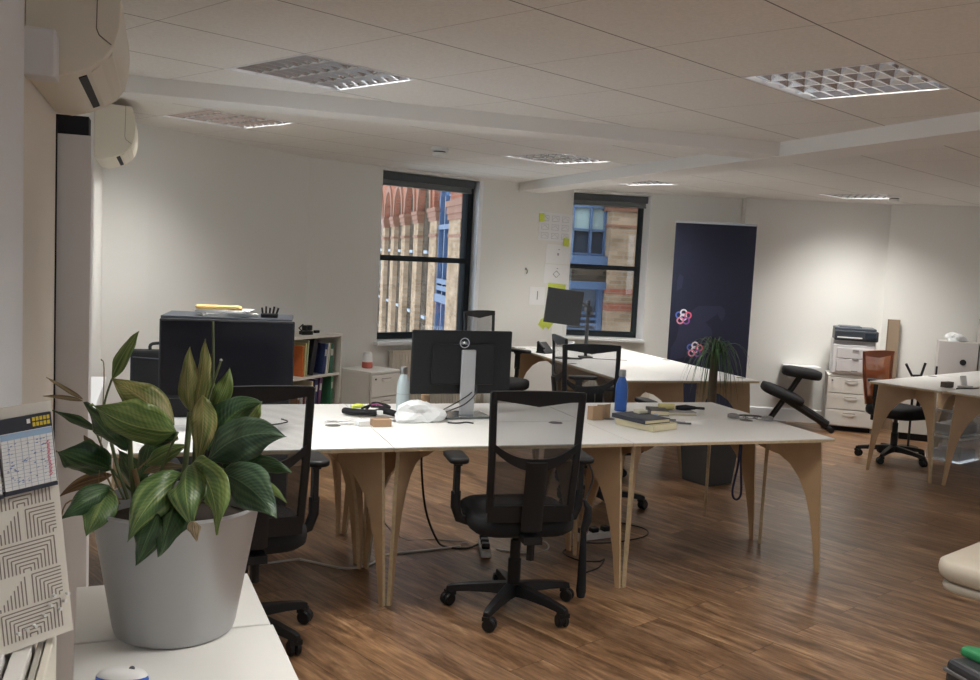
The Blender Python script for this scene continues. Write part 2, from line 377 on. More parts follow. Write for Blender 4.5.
louvm = mat('louvre_aluminium', (.78, .79, .82), .16, metal=1.)
tubem_on = mat('lamp_tube_lit', (.9, .9, .9), .5, emit=(1, .93, .84), estr=9)
tubem_dim = mat('lamp_tube_dim', (.9, .9, .9), .5, emit=(1, .94, .86), estr=2.0)
fbox = mat('lamp_housing', (.75, .75, .75), .4)
def make_light(lit):
    r = thing('ceiling_light', 'x', 'ceiling light', group='louvred ceiling lights')
    h = .298
    m = MB()
    for sx, sy, dx, dy in ((-1, 0, .012, .596), (1, 0, .012, .596), (0, -1, .596, .012), (0, 1, .596, .012)):
        m.box((sx*(h-.006), sy*(h-.006), .006), (dx, dy, .014)); 
    m.build('frame', trimm, r)
    m = MB(); t = .004
    m.box((0, 0, .11), (.596, .596, t))
    for s_ in (-1, 1): m.box((s_*h, 0, .06), (t, .6, .1)); m.box((0, s_*h, .06), (.6, t, .1))
    m.build('housing', fbox, r)
    m = MB()
    # four troughs along local Y: curved side reflectors, nine cross blades
    for k in range(5):
        x = -.286+k*.143
        w = .012 if 0 < k < 4 else .006
        m.prism([(x-w*.35, -.286, .004), (x+w*.35, -.286, .004), (x+w*1.3, -.286, .042), (x-w*1.3, -.286, .042)], (0, .572, 0))
    for k in range(8):
        y = -.286+.0715*(k+.5) if False else -.25+k*.0715
        m.prism([(-.286, y-.0022, .004), (-.286, y+.0022, .004), (-.286, y+.011, .040), (-.286, y-.011, .040)], (.572, 0, 0))
    m.build('louvre', louvm, r)
    for k in range(4):
        m = MB(); m.lathe([(.008, -.27), (.008, .27)], (-.2145+k*.143, 0, .075), 10, 'Y'); m.build('lamp_tube', tubem_on if lit else tubem_dim, r)
    return r
protos = {}
for (i, j, lit, lab) in FIX:
    c = cell(i, j); cx = sum(p[0] for p in c)/4; cy = sum(p[1] for p in c)/4
    ang = math.atan2(AX[1], AX[0])
    lab = lab or 'louvred ceiling light over the unseen part of the office, added to brighten it'
    if lit not in protos: protos[lit] = make_light(lit); o = protos[lit]; o.location = (cx, cy, CZ); o.rotation_euler.z = ang; o['label'] = lab
    else: o = dup(protos[lit], (cx, cy, CZ), ang, lab)
    ld = bpy.data.lights.new('lamp_glow', 'AREA'); ld.shape = 'SQUARE'; ld.size = .5; ld.color = (1, .975, .935) 
    ld.energy = {1: 20, 0: 17}[lit]; ld.spread = D(135)
    if (i, j) == (10, -1.7): ld.energy = 28
    if (i, j) in ((0, -4),): ld.energy = 10
    if lab.startswith('louvred ceiling light over'): ld.energy = 17
    lo = bpy.data.objects.new('lamp_glow', ld); COL.objects.link(lo); lo.parent = o; lo.location = (0, 0, .052)

# ---------------------------------------------------------------- windows
def window(name, P, d, t0, t1, z0, z1, rec=.17):
    P = Vector((P[0], P[1], 0)); d = Vector((d[0], d[1], 0)); n = Vector((-d.y, d.x, 0))
    r = bpy.data.objects.new(name, None); COL.objects.link(r); r.location = P+d*t0+n*rec; r.rotation_euler.z = math.atan2(d.y, d.x); struct(r)
    W = t1-t0; f = .042
    m = MB()
    m.box((f/2, 0, (z0+z1)/2), (f, .07, z1-z0)); m.box((W-f/2, 0, (z0+z1)/2), (f, .07, z1-z0)); m.box((W-.004, .08, (z0+z1)/2), (.008, .10, z1-z0))
    m.box((W/2, 0, z0+f/2), (W, .07, f)); m.box((W/2, 0, z1-f/2), (W, .07, f)); m.build('window_frame', framem, r, bevel=.004)
    zm = z0+(z1-z0)*.49
    m = MB(); m.box((W/2, -.012, zm), (W-2*f, .05, .05)); m.box((W/2, -.02, z0+.050), (W-2*f, .04, .018))
    for x in (f+.012, W-f-.012): m.box((x, -.012, (z0+z1)/2), (.024, .04, z1-z0-.1))
    m.build('sash_rail', framem, r, bevel=.003)
    m = MB(); m.box((W/2, .01, (z0+zm)/2), (W-2*f, .004, zm-z0-.05)); m.build('pane', glassm, r)
    m = MB(); m.box((W/2, .02, (z1+zm)/2), (W-2*f, .004, z1-zm-.05)); m.build('pane', glassm, r)
    m = MB(); m.box((W/2, -rec/2-.025, z0-.02), (W+.08, rec+.11, .03)); m.build('window_sill', trimm, r, bevel=.005)
    return r
w1 = window('window_1', PC, W1d, .75, 1.93, .80, 2.33)
w2 = window('window_2', PK, W2d, -.06, .80, .80, 2.33)
for k_, (P_, d_, a_, b_) in enumerate([((8.6, 2.2), (0, -1), 2.6, 4.2), ((8.6, 2.2), (0, -1), 5.2, 6.8), ((8.6, -7), (-1, 0), 1.0, 2.8), ((8.6, -7), (-1, 0), 3.8, 5.6), ((8.6, -7), (-1, 0), 6.8, 8.6)]): window('window_%d' % (4+k_), P_, d_, a_, b_, .80, 2.30)  # windows out of view, added as extra daylight for room and ceiling
# white splayed jambs right of the two back windows
def jamb(name, P, d, ta, tb, rec):
    P = V2(P); n = Vector((-d.y, d.x)); e_ = max(ta, tb)+.002; q = [P+d*tb, P+d*e_, P+d*e_+n*rec, P+d*ta+n*rec]
    m = MB(); m.prism([(v.x, v.y, .78) for v in q], (0, 0, 1.55)); struct(m.build(name, mat('jamb_white', (.88, .89, .92), .6)))
jamb('trim_7', PC, W1d, 1.934, 1.889, .135); jamb('trim_8', PK, W2d, .79, .833, .135)
w3 = window('window_3', PL0, (0, 1), 1.30, 3.28, .86, 1.95, rec=.2)
def blind(P, d, t0, t1, z, rec, lab):
    P = Vector((P[0], P[1], 0)); d = Vector((d[0], d[1], 0)); n = Vector((-d.y, d.x, 0))
    r = thing('roller_blind', lab, 'blind', P+d*(t0+t1)/2+n*(rec-.08)+Vector((0, 0, z)), math.atan2(d.y, d.x), 'grey roller blinds')
    W = t1-t0-.01
    m = MB(); m.box((0, 0, -.035), (W, .07, .07)); m.build('cassette', mat('blind_cassette', (.06, .065, .07), .5), r, bevel=.006)
    m = MB(); m.box((0, .012, -.085), (W-.02, .003, .05)); m.lathe([(.010, -W/2+.01), (.010, W/2-.01)], (0, .012, -.112), 10, 'X'); m.build('fabric', blindm, r)
blind(PC, W1d, .75, 1.885, 2.325, .17, 'rolled-up grey roller blind at the top of the left window')
blind(PK, W2d, .003, .82, 2.325, .17, 'rolled-up grey roller blind at the top of the right window')
# skirting
def skirting(name, P, Q, h=.1, th=.018):
    P = V2(P); Q = V2(Q); d = (Q-P).normalized(); n = Vector((d.y, -d.x)); m = MB()
    m.prism([(P.x, P.y, 0), (P.x+n.x*th, P.y+n.y*th, 0), (P.x+n.x*th, P.y+n.y*th, h-.01), (P.x+n.x*th*.5, P.y+n.y*th*.5, h), (P.x, P.y, h)], (Q.x-P.x, Q.y-P.y, 0)); struct(m.build(name, trimm))
skirting('baseboard_left', PA, PC); skirting('baseboard_back', PC, PK); skirting('baseboard_back_right', PK, (4.84, 4.765)); skirting('baseboard_right', (4.86, 4.62), (6.34, 4.0), .14); skirting('baseboard_far_right', (6.36, 3.88), (8.6, 2.0), .14)

# ---------------------------------------------------------------- desks
def leg_panel(mb, foot, apex, H=.722, th=.018):
    """curved plywood panel from a corner foot through the crossing and on as a short bracket"""
    f = Vector((*foot, 0)); a = Vector((*apex, 0)); L = (a-f).length; u = (a-f)/L; n = Vector((-u.y, u.x, 0))*th
    k = L/.33
    inner = [(.024, 0), (.046, .16), (.072, .30), (.104, .41), (.146, .50), (.202, .57), (.264, .61), (.33, .625), (.375, .640), (.42, .672), (.455, H)]
    outer = [(0, 0), (.010, .18), (.020, .34), (.028, .50), (.036, .62), (.044, H), (.10, H), (.2, H), (.3, H), (.38, H), (.445, H)]
    I = [f+u*(s*k)+Vector((0, 0, z))-n/2 for s, z in inner]; O = [f+u*(s*k)+Vector((0, 0, z))-n/2 for s, z in outer]
    mb.strip(I, O, n, 0, 1)
def make_desk(label):
    r = thing('desk', label, 'desk', group='plywood-legged white desks')
    m = MB(); m.box((.6, .3, .7385), (1.196, .596, .005), mi=0); m.box((.6, .3, .729), (1.196, .596, .014), mi=1)
    m.build('tabletop', [deskm, plye], r)
    for (fx, fy, ax, ay) in ((.010, .03, .20, .298), (.010, .57, .20, .302), (1.19, .03, 1.0, .298), (1.19, .57, 1.0, .302)):
        m = MB(); leg_panel(m, (fx, fy), (ax, ay)); m.build('leg', [plym, plye], r)
    for ax_ in (.2, 1.0): m = MB(); m.box((ax_, .3, .676), (.012, .030, .092)); m.build('joint_slot', mat('slot_dark', (.10, .055, .03), .8), r)
    g = MB(); g.lathe([(.038, .7412), (.038, .7418)], (1.02, .55, 0), 24); g.build('cable_port', mat('port_grey', (.12, .11, .10), .6), r)
    return r
d0 = make_desk('white plywood-legged desk in the middle of the front row, mesh chair drawn up to it'); d0.location = (0, 0, 0)
dup(d0, (-1.2, 0, 0), 0, 'white desk of the front row at its left end, behind the leafy plant')
dup(d0, (1.2, 0, 0), 0, 'white desk of the front row at its right end, with books and cardboard on it')
dup(d0, (0, 1.2, 0), PI, 'white desk by the left wall carrying the large dark monitors')
dup(d0, (1.2, 1.2, 0), PI, 'white desk behind the middle front desk, holding the monitor seen from the back')
dup(d0, (2.4, 1.2, 0), PI, 'white desk behind the right front desk, blue bottle on it')
dup(d0, (2.87, 2.2, 0), PI/2, 'white desk in front of the banner block, nearer desk on the left')
dup(d0, (2.87, 3.4, 0), -PI/2, 'white desk beside the tall palm-like plant, nearer desk on the right')
dup(d0, (2.87, 3.4, 0), PI/2, 'white desk under the right window, left one, with monitor arm')
dup(d0, (2.87, 4.6, 0), -PI/2, 'white desk under the right window, right one next to the navy banner')
RA = math.atan2(.357, .934); 
def rp(a, b_): return (4.56+.934*a+.357*b_, 2.23+.357*a-.934*b_)
x, y = rp(0, .6); dup(d0, (x, y, 0), RA, 'white desk at the right with the orange chair tucked behind it')
x, y = rp(.03, 1.215); dup(d0, (x, y, 0), RA, 'white desk cut by the right edge of the photo, nearest one there')
x, y = rp(1.205, .6); dup(d0, (x, y, 0), RA, 'white desk at the far right, before the grey box units')

# ---------------------------------------------------------------- task chairs
def rounded_rect(w, h, r, n=5):
    pts = []
    for cx, cy, a0 in ((w/2-r, h/2-r, 0), (-w/2+r, h/2-r, 90), (-w/2+r, -h/2+r, 180), (w/2-r, -h/2+r, 270)):
        for k in range(n+1): a = D(a0+90*k/n); pts.append((cx+r*math.cos(a), cy+r*math.sin(a)))
    return pts
def cushion(mb, w, d, z, t, r=.07, crown=.015, cx=0, cy=0):
    rings = [(.90, z-t), (.985, z-t*.8), (1, z-t*.45), (.985, z-t*.12), (.93, z), (.7, z+crown*.7), (.35, z+crown)]
    base = rounded_rect(w, d, r); o = len(mb.v); n = len(base)
    for s_, zz in rings: mb.v += [(cx+x*s_, cy+y*s_, zz) for x, y in base]
    for i in range(len(rings)-1):
        for k in range(n): k2 = (k+1) % n; mb.f.append((o+i*n+k, o+i*n+k2, o+(i+1)*n+k2, o+(i+1)*n+k)); mb.m.append(0)
    mb.f.append(tuple(o+k for k in range(n-1, -1, -1))); mb.f.append(tuple(o+(len(rings)-1)*n+k for k in range(n))); mb.m += [0, 0]
def back_pt(s_, z, y0=-.19, lean=.16):
    """back surface: s_ sideways, z height above seat level .48"""
    h = z-.52; y = y0-.02-lean*h*.55-.10*max(0, .22-abs(h-.22))*.5+.28*s_*s_
    return (s_, y, z)
def make_chair(label, group='black mesh task chairs', shell=blackp, seat=blackf, top=meshm, low=meshd, arms=True, wt=.198, wb=.182, zt=1.045, zb=.515, base_rot=0):
    r = thing('task_chair', label, 'chair', group=group)
    # star base
    b_ = MB(); b_.lathe([(.034, .075), (.038, .085), (.036, .125), (.028, .135)], seg=20)
    for k in range(5):
        a = 2*PI*k/5; ca, sa = math.cos(a), math.sin(a); R = Matrix.Rotation(a, 3, 'Z')
        prof = [(.02, .032, .074, .130), (.10, .029, .080, .122), (.20, .024, .076, .110), (.285, .019, .066, .096), (.31, .015, .060, .086)]
        o = len(b_.v)
        for (x, w, za, zb_) in prof:
            for yy, zz in ((-w, za), (w, za), (w*.75, zb_), (-w*.75, zb_)): b_.v.append(tuple(R @ Vector((x, yy, zz))))
        for i in range(len(prof)-1):
            for q in range(4): q2 = (q+1) % 4; b_.f.append((o+i*4+q, o+i*4+q2, o+(i+1)*4+q2, o+(i+1)*4+q)); b_.m.append(0)
        b_.f.append((o+16, o+17, o+18, o+19)); b_.m.append(0)
    base = b_.build('star_base', shell, r, bevel=.003, smooth=True)
    for k in range(5):
        a = 2*PI*k/5; m = MB(); px, py = .292*math.cos(a), .292*math.sin(a); R = Matrix.Rotation(a+.9*k+.6, 3, 'Z')
        for s_ in (-1, 1):
            prof = [(.006, -.011), (.025, -.011), (.030, -.006), (.030, .006), (.025, .011), (.006, .011)]
            t_ = MB(); t_.lathe(prof, (s_*.014, 0, 0), 18, 'X'); m.add([R @ Vector((v[0], v[1]-.012, v[2])) + Vector((px, py, .0302)) for v in t_.v], t_.f)
        m.box((px, py, .058), (.05, .034, .018), M=R); m.box((px, py, .068), (.018, .018, .026), M=R)
        m.build('caster', blackp, base, smooth=True)
    base.rotation_euler.z = base_rot
    m = MB(); m.lathe([(.030, .13), (.030, .24), (.024, .245), (.024, .33), (.016, .335), (.016, .415)], seg=20); m.build('gas_lift', shell, r, smooth=True)
    m = MB(); m.box((0, -.02, .415), (.15, .22, .045)); m.box((0, -.175, .40), (.055, .16, .03)); m.tube([(.07, 0, .40), (.16, 0, .395)], .006); m.tube([(-.07, .02, .40), (-.19, .03, .395)], .006)
    m.build('tilt_mechanism', shell, r, bevel=.006)
    m = MB(); m.lathe([(.014, .155), (.024, .16), (.024, .195), (.016, .2)], (0, -.03, .385), 12, 'X'); m.build('knob', shell, r)
    m = MB(); cushion(m, .48, .46, .478, .085, .12, .012, 0, .03); m.build('seat', seat, r, smooth='full')
    # backrest frame: side rails, top rail with a dipped lower edge, bottom rail, curved cross bar
    m = MB(); N = 14; rail = .021
    def W(z): return wb+(wt-wb)*(z-zb)/(zt-zb)
    for s_ in (-1, 1):
        pts = [back_pt(s_*W(zb+(zt-zb)*i/N), zb+(zt-zb)*i/N) for i in range(N+1)]
        m.tube(pts, [.0115]*(N+1), 8, flat=1.5)
    for i_, (f0, f1, dip) in enumerate(((zt+.004, zt-.032, .030), (zb+.025, zb-.045, 0))):
        n = 16; I, O = [], []
        for k in range(n+1):
            x = -1+2*k/n; w = W(f0)+.008
            up = f0+.006*(1-x*x); lo = f1-dip*(1-abs(x))**1.2*.9 if i_ == 0 else f1
            I.append(back_pt(x*w, lo)); O.append(back_pt(x*w, up))
        m.strip([Vector(p)+Vector((0, -.008, 0)) for p in I], [Vector(p)+Vector((0, -.008, 0)) for p in O], (0, .02, 0))
    m.build('backrest_frame', shell, r, smooth=True)
    m = MB(); n = 14; I, O = [], []
    for k in range(n+1):
        x = -1+2*k/n; zc = .735+.075*abs(x)**2.2; w = W(zc)-.004; hh = .016+.012*(1-abs(x))
        a = Vector(back_pt(x*w, zc-hh)); c = Vector(back_pt(x*w, zc+hh)); off = Vector((0, -.012-.02*(1-x*x), 0)); I.append(a+off); O.append(c+off)
    m.strip(I, O, (0, .014, 0)); m.build('lumbar_bar', shell, r, smooth=True)
    m = MB()
    sp = [(0, back_pt(0, z)[1]-.034, z) for z in (.75, .66, .58, .50, .44)]
    for a, c in zip(sp[:-1], sp[1:]): m.tube([a, c], .016, 8, flat=3.0)
    m.box((0, -.22, .405), (.08, .12, .03)); m.tube([(0, -.245, .42), (0, -.245, .315)], .018, 8)
    m.build('spine', shell, r, smooth=True)
    # mesh
    def sheet(z0, z1, mt, nm):
        m = MB(); nu, nv = 12, 12
        for j in range(nv+1):
            z = z0+(z1-z0)*j/nv
            for i in range(nu+1): x = (-1+2*i/nu)*(W(z)-.008); m.v.append(back_pt(x, z))
        for j in range(nv):
            for i in range(nu): q = j*(nu+1)+i; m.f.append((q, q+1, q+nu+2, q+nu+1)); m.m.append(0)
        return m.build(nm, mt, r, smooth='full')
    sheet(.745, zt-.02, top, 'back_mesh'); sheet(zb, .745, low, 'lower_back_mesh')
    if arms:
        for s_ in (-1, 1):
            m = MB(); m.tube([(s_*.13, 0, .425), (s_*.22, .0, .42), (s_*.27, 0, .435), (s_*.29, 0, .49), (s_*.29, 0, .56)], .017, 8, flat=1.4)
            m.box((s_*.29, 0, .62), (.024, .05, .15)); m.box((s_*.29, 0, .69), (.035, .07, .02))
            arm = m.build('armrest', shell, r, bevel=.003, smooth=True)
            m = MB(); cushion(m, .09, .23, .722, .026, .040, .003, s_*.292, .03); m.build('arm_pad', shell, arm, smooth='full')
    return r
ch = make_chair('black mesh task chair drawn up to the middle front desk, its whole base in view', base_rot=D(17)); ch.location = (.558, -.125, 0); ch.rotation_euler.z = D(-6)
c0 = dup(ch, (-.665, -.20, 0), D(6), 'black mesh task chair partly hidden by the big leafy plant'); c0.scale.z = 1.03
dup(ch, (1.76, 1.48, 0), D(177), 'black mesh task chair behind the blue bottle, facing the camera across the desks')
dup(ch, (2.04, 2.30, 0), D(-100), 'black mesh task chair seen edge-on beside the desk block under the right window')
c0 = dup(ch, (1.93, 4.02, 0), D(-150), 'black mesh task chair farthest away, in front of the wall with hung papers'); c0.scale.z = 1.05
oc = make_chair('task chair with orange mesh back and black seat, at the right desks', top=meshor, low=meshor, group='orange mesh task chair', wt=.19, wb=.16, zt=.935, base_rot=D(20))
for c in kids(oc):
    if c.name.startswith('backrest_frame'): c.data.materials[0] = mat('orange_back_frame', (.34, .10, .04), .5)
oc.location = (5.14, 2.52, 0); oc.rotation_euler.z = D(-170)

# ---------------------------------------------------------------- kneeling chair
r = thing('kneeling_chair', 'black kneeling chair with sloped knee pad and seat pad, by the white wall', 'chair', (5.24, 4.02, 0), D(-28))
m = MB(); cushion(m, .40, .32, 0, .085, .13, .016); s_ = m.build('seat_pad', blackf, r, smooth='full'); s_.location = (.03, .0, .615); s_.rotation_euler = (0, D(6), 0)
m = MB(); cushion(m, .44, .48, 0, .085, .15, .016); s_ = m.build('knee_pad', blackf, r, smooth='full'); s_.location = (-.14, -.0, .385); s_.rotation_euler = (0, D(20), 0)
m = MB()
for yy in (-.07, .07): m.tube([(.02, yy, .55), (-.10, yy, .34), (-.28, yy, .04)], .016)
for yy in (-.10, .10): m.tube([(-.16, yy, .33), (.30, yy, .07)], .040)
m.tube([(-.30, -.2, .03), (-.30, .2, .03)], .018); m.tube([(.32, -.2, .04), (.32, .2, .04)], .018); m.build('frame', blackp, r, smooth=True)
for yy in (-.2, .2): m = MB(); m.lathe([(.028, -.012), (.028, .012)], (.32, yy, .03), 14, 'Y'); m.build('caster', blackp, r)

# ---------------------------------------------------------------- monitors
r = thing('monitor', 'wide black monitor standing at the left end of the desks, screen towards the camera', 'monitor', (-.70, .43, .742), D(-2))
m = MB(); m.box((0, 0, .338), (.60, .03, .365)); m.build('casing', blackp, r, bevel=.004)
m = MB(); m.box((0, -.0155, .342), (.585, .002, .34)); m.build('screen', screenm, r)
m = MB(); m.box((0, .03, .16), (.06, .03, .32)); m.box((0, .03, .006), (.24, .18, .012)); m.build('stand', blackp, r, bevel=.004)
TC = D(-9); tcx, tcy = -.986, 1.69
r = thing('tall_cabinet', 'dark blue-grey cabinet behind the wide monitor, papers and markers on top', 'cabinet', (tcx, tcy, 0), TC)
m = MB(); m.box((.365, .2, .58), (.73, .38, 1.16)); m.build('body', mat('cabinet_dark', (.035, .042, .055), .5), r, bevel=.004)
m = MB(); m.box((.365, .2, 1.171), (.74, .41, .022)); m.build('top', mat('cabinet_dark_top', (.05, .06, .078), .4), r, bevel=.003)
for x_ in (.184, .546): m = MB(); m.box((x_, 0, .60), (.355, .018, 1.10)); dd_ = m.build('door', MATS['cabinet_dark'], r, bevel=.002); m = MB(); m.box((x_+(.14 if x_ < .3 else -.14), -.016, .7), (.012, .014, .12)); m.build('handle', chrome, dd_)
def tc_pt(a_, b_, z): return (tcx+a_*math.cos(TC)-b_*math.sin(TC), tcy+a_*math.sin(TC)+b_*math.cos(TC), z)

r = thing('monitor', 'black monitor seen from behind with round maker badge on silver stand', 'monitor', (.555, .80, .742), D(3))
zc = .292
m = MB(); m.box((-.0, 0, zc), (.575, .022, .345)); m.box((0, -.018, zc-.01), (.36, .022, .22)); m.build('casing', blackp, r, bevel=.006)
m = MB(); m.box((0, .0125, zc), (.56, .002, .33)); m.build('screen', screenm, r)
m = MB(); m.box((.022, -.044, .182), (.08, .022, .364)); m.box((.022, -.036, .335), (.072, .012, .05)); st = m.build('stand', silverp, r, bevel=.010, seg=3)
m = MB(); m.box((.01, -.03, .007), (.26, .20, .012)); m.build('stand_foot', mat('glossy_dark_foot', (.10, .11, .11), .12), r, bevel=.004)
bz = zc+.108
m = MB(); n = 28
ring = lambda R_, y: [(R_*math.cos(2*PI*k/n), y, bz+R_*math.sin(2*PI*k/n)) for k in range(n+1)]
m.strip(ring(.0235, -.0305), ring(.028, -.0305), (0, -.002, 0)); bd = m.build('badge', mat('badge_silver', (.6, .6, .62), .3, metal=.8), r)
# letters D E L L with the tilted E
m = MB(); lw = .0022
def stroke(x0, z0, x1, z1): m.tube([(x0, -.0318, bz+z0), (x1, -.0318, bz+z1)], lw*.6, 4)
h_ = .0065
stroke(-.018, -h_, -.018, h_); stroke(-.018, h_, -.012, h_*.7); stroke(-.012, h_*.7, -.0105, 0); stroke(-.0105, 0, -.012, -h_*.7); stroke(-.012, -h_*.7, -.018, -h_)
for zz in (-.7, 0, .7): stroke(-.0075, h_*zz-.003, -.0005, h_*zz+.003)
stroke(-.0075, -h_*.7-.003, -.0075, h_*.7-.003)
for x0 in (.003, .0115): stroke(x0, h_, x0, -h_); stroke(x0, -h_, x0+.006, -h_)
m.build('lettering', MATS['badge_silver'], bd)
m = MB(); m.tube([(.06, -.03, .20), (.05, -.05, .14), (-.02, -.08, .10), (-.12, -.10, .055), (-.17, -.10, .03), (-.2, -.02, .01)], .0035, 6, smooth=6)
m.tube([(.07, -.03, .21), (.07, -.06, .14), (0, -.09, .08), (-.10, -.11, .045), (-.16, -.12, .025)], .0035, 6, smooth=6); m.build('cable', cableb, r)

r = thing('monitor', 'square-looking dark monitor on a clamp arm before the right window', 'monitor', (2.64, 3.66, .742), 0)
m = MB(); m.tube([(0, 0, 0), (0, 0, .52)], .016, 12); m.box((0, 0, .008), (.10, .10, .016)); m.box((0, 0, .44), (.05, .05, .06)); m.tube([(0, 0, .46), (-.10, -.06, .50), (-.27, -.12, .46)], .013, 10)
m.box((.02, -.01, .40), (.03, .07, .04)); m.build('stand', mat('arm_metal', (.10, .10, .105), .35, metal=.7), r, smooth=True)
M = Matrix.Rotation(D(-8), 3, 'Z') @ Matrix.Rotation(D(6), 3, 'Y') @ Matrix.Rotation(D(-3), 3, 'X')
m = MB(); m.box((-.31, -.16, .462), (.325, .03, .305), M=M); m.build('casing', mat('monitor_back_dark', (.030, .031, .034), .55), r, bevel=.004)
m = MB(); m.box(Vector((-.31, -.16, .462))+M @ Vector((0, .0155, 0)), (.31, .002, .29), M=M); m.build('screen', screenm, r)

# ---------------------------------------------------------------- air conditioners
def make_ac(label, y0, L, z0=1.985, x0=-1.31):
    r = thing('air_conditioner', label, 'air conditioner', (x0, y0, z0), 0, 'wall air conditioners')
    prof = [(x*.90, z) for x, z in [(0, 0), (.05, -.004), (.105, .010), (.15, .028), (.185, .052), (.21, .085), (.223, .13), (.226, .18), (.222, .23), (.205, .282), (0, .29)]]
    m = MB(); m.prism([(x, .012, z) for x, z in prof], (0, L-.024, 0)); m.build('body', creamp, r, smooth=True)
    for k, yy in enumerate((0, L-.012)):
        m = MB(); m.prism([(x*1.01, yy, z*1.0-.001) for x, z in prof], (0, .012, 0)); c = m.build('end_cap', mat('cream_plastic_light', (.78, .72, .60), .4), r, bevel=.003)
        # panel line on the end cap
        m = MB(); m.tube([(.155, yy-.001, .285), (.152, yy-.001, .12), (.158, yy-.001, .105), (.185, yy-.001, .085)], .0012, 4); m.build('seam', mat('seam_brown', (.22, .18, .14), .7), c)
    def on_bottom(x):  # height of underside at x
        for (xa, za), (xb, zb_) in zip(prof[:-1], prof[1:]):
            if xa <= x <= xb and xb > xa: return za+(zb_-za)*(x-xa)/(xb-xa)
        return 0
    a, c = .108, .138; m = MB()
    m.prism([(a, .09, on_bottom(a)-.003), (c-.012, .09, on_bottom(c-.012)-.003), (c-.012, .09, on_bottom(c-.012)+.01), (a, .09, on_bottom(a)+.01)], (0, L-.18, 0)); m.build('outlet_slot', darkm, r)
    m = MB(); m.prism([(.138, .06, on_bottom(.138)-.006), (.184, .06, on_bottom(.184)-.006), (.186, .06, on_bottom(.186)), (.138, .06, on_bottom(.138))], (0, L-.12, 0)); m.build('louvre_flap', MATS['cream_plastic_light'], r)
    return r
r = make_ac('cream wall air conditioner nearest the camera, at the upper left corner', -1.60, .74)
m = MB(); m.box((.115, -.002, .285-.045), (.055, .002, .028)); lb = m.build('label', mat('pale_label', (.62, .60, .55), .6), r)
m = MB()
for k, (x0, z0, x1, z1) in enumerate([(.097, .248, .103, .236), (.103, .248, .097, .236), (.095, .242, .105, .242), (.112, .248, .118, .236), (.118, .248, .112, .236), (.11, .242, .12, .242)]): m.tube([(x0, -.004, z0), (x1, -.004, z1)], .0011, 4)
m.prism([(.128, -.003, .246), (.138, -.003, .246), (.133, -.003, .235)], (0, -.001, 0)); m.box((.113, -.0035, .231), (.034, .001, .003)); m.build('symbols', mat('print_grey', (.12, .12, .12), .6), lb)
make_ac('cream wall air conditioner farther along the left wall', 1.46, .80, 2.035, -1.343)
r = thing('junction_box', 'small white trunking box on the wall corner beside the nearest air conditioner', 'box', (-1.270, -1.66, 1.965), 0)
m = MB(); m.box((.0, .0, .055), (.068, .09, .105)); m.build('cover', mat('box_white', (.74, .73, .74), .5), r, bevel=.004)
m = MB(); m.box((.0, .048, .055), (.058, .006, .10)); m.box((-.052, .03, .055), (.045, .03, .09)); m.build('back_plate', MATS['box_white'], r)

# smoke detectors
for (x, y, lab) in ((.85, 2.46, 'white smoke detector on the ceiling before the left window'), (5.40, 3.06, 'white smoke detector beside the ceiling light near the printer wall')):
    r = thing('smoke_detector', lab, 'smoke detector', (x, y, CZ), 0, 'smoke detectors')
    m = MB(); m.lathe([(.05, 0), (.05, -.018), (.044, -.022)], seg=24); m.build('base', whitep, r); r.scale = (1.25, 1.25, 1.35)
    m = MB(); m.lathe([(.034, -.022), (.034, -.028)], seg=24); m.build('vent', darkm, r)
    m = MB(); m.lathe([(.042, -.028), (.040, -.042), (.03, -.048)], seg=24); m.build('cap', whitep, r)

# ---------------------------------------------------------------- foreground cabinets and plant
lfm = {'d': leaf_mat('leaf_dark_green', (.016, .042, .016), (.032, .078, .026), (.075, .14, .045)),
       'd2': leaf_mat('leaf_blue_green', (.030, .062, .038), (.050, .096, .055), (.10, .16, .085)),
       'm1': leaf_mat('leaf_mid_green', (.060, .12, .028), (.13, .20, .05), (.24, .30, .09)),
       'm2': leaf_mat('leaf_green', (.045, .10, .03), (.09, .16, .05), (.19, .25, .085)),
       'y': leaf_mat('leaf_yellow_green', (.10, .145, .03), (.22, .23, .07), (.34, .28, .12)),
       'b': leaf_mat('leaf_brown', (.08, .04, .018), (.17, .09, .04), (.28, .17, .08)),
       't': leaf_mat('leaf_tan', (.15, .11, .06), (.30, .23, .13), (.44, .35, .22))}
stm = {'g': mat('stem_green', (.10, .13, .045), .5), 't': mat('stem_tan', (.28, .19, .10), .8, noise=.3, nscale=60)}
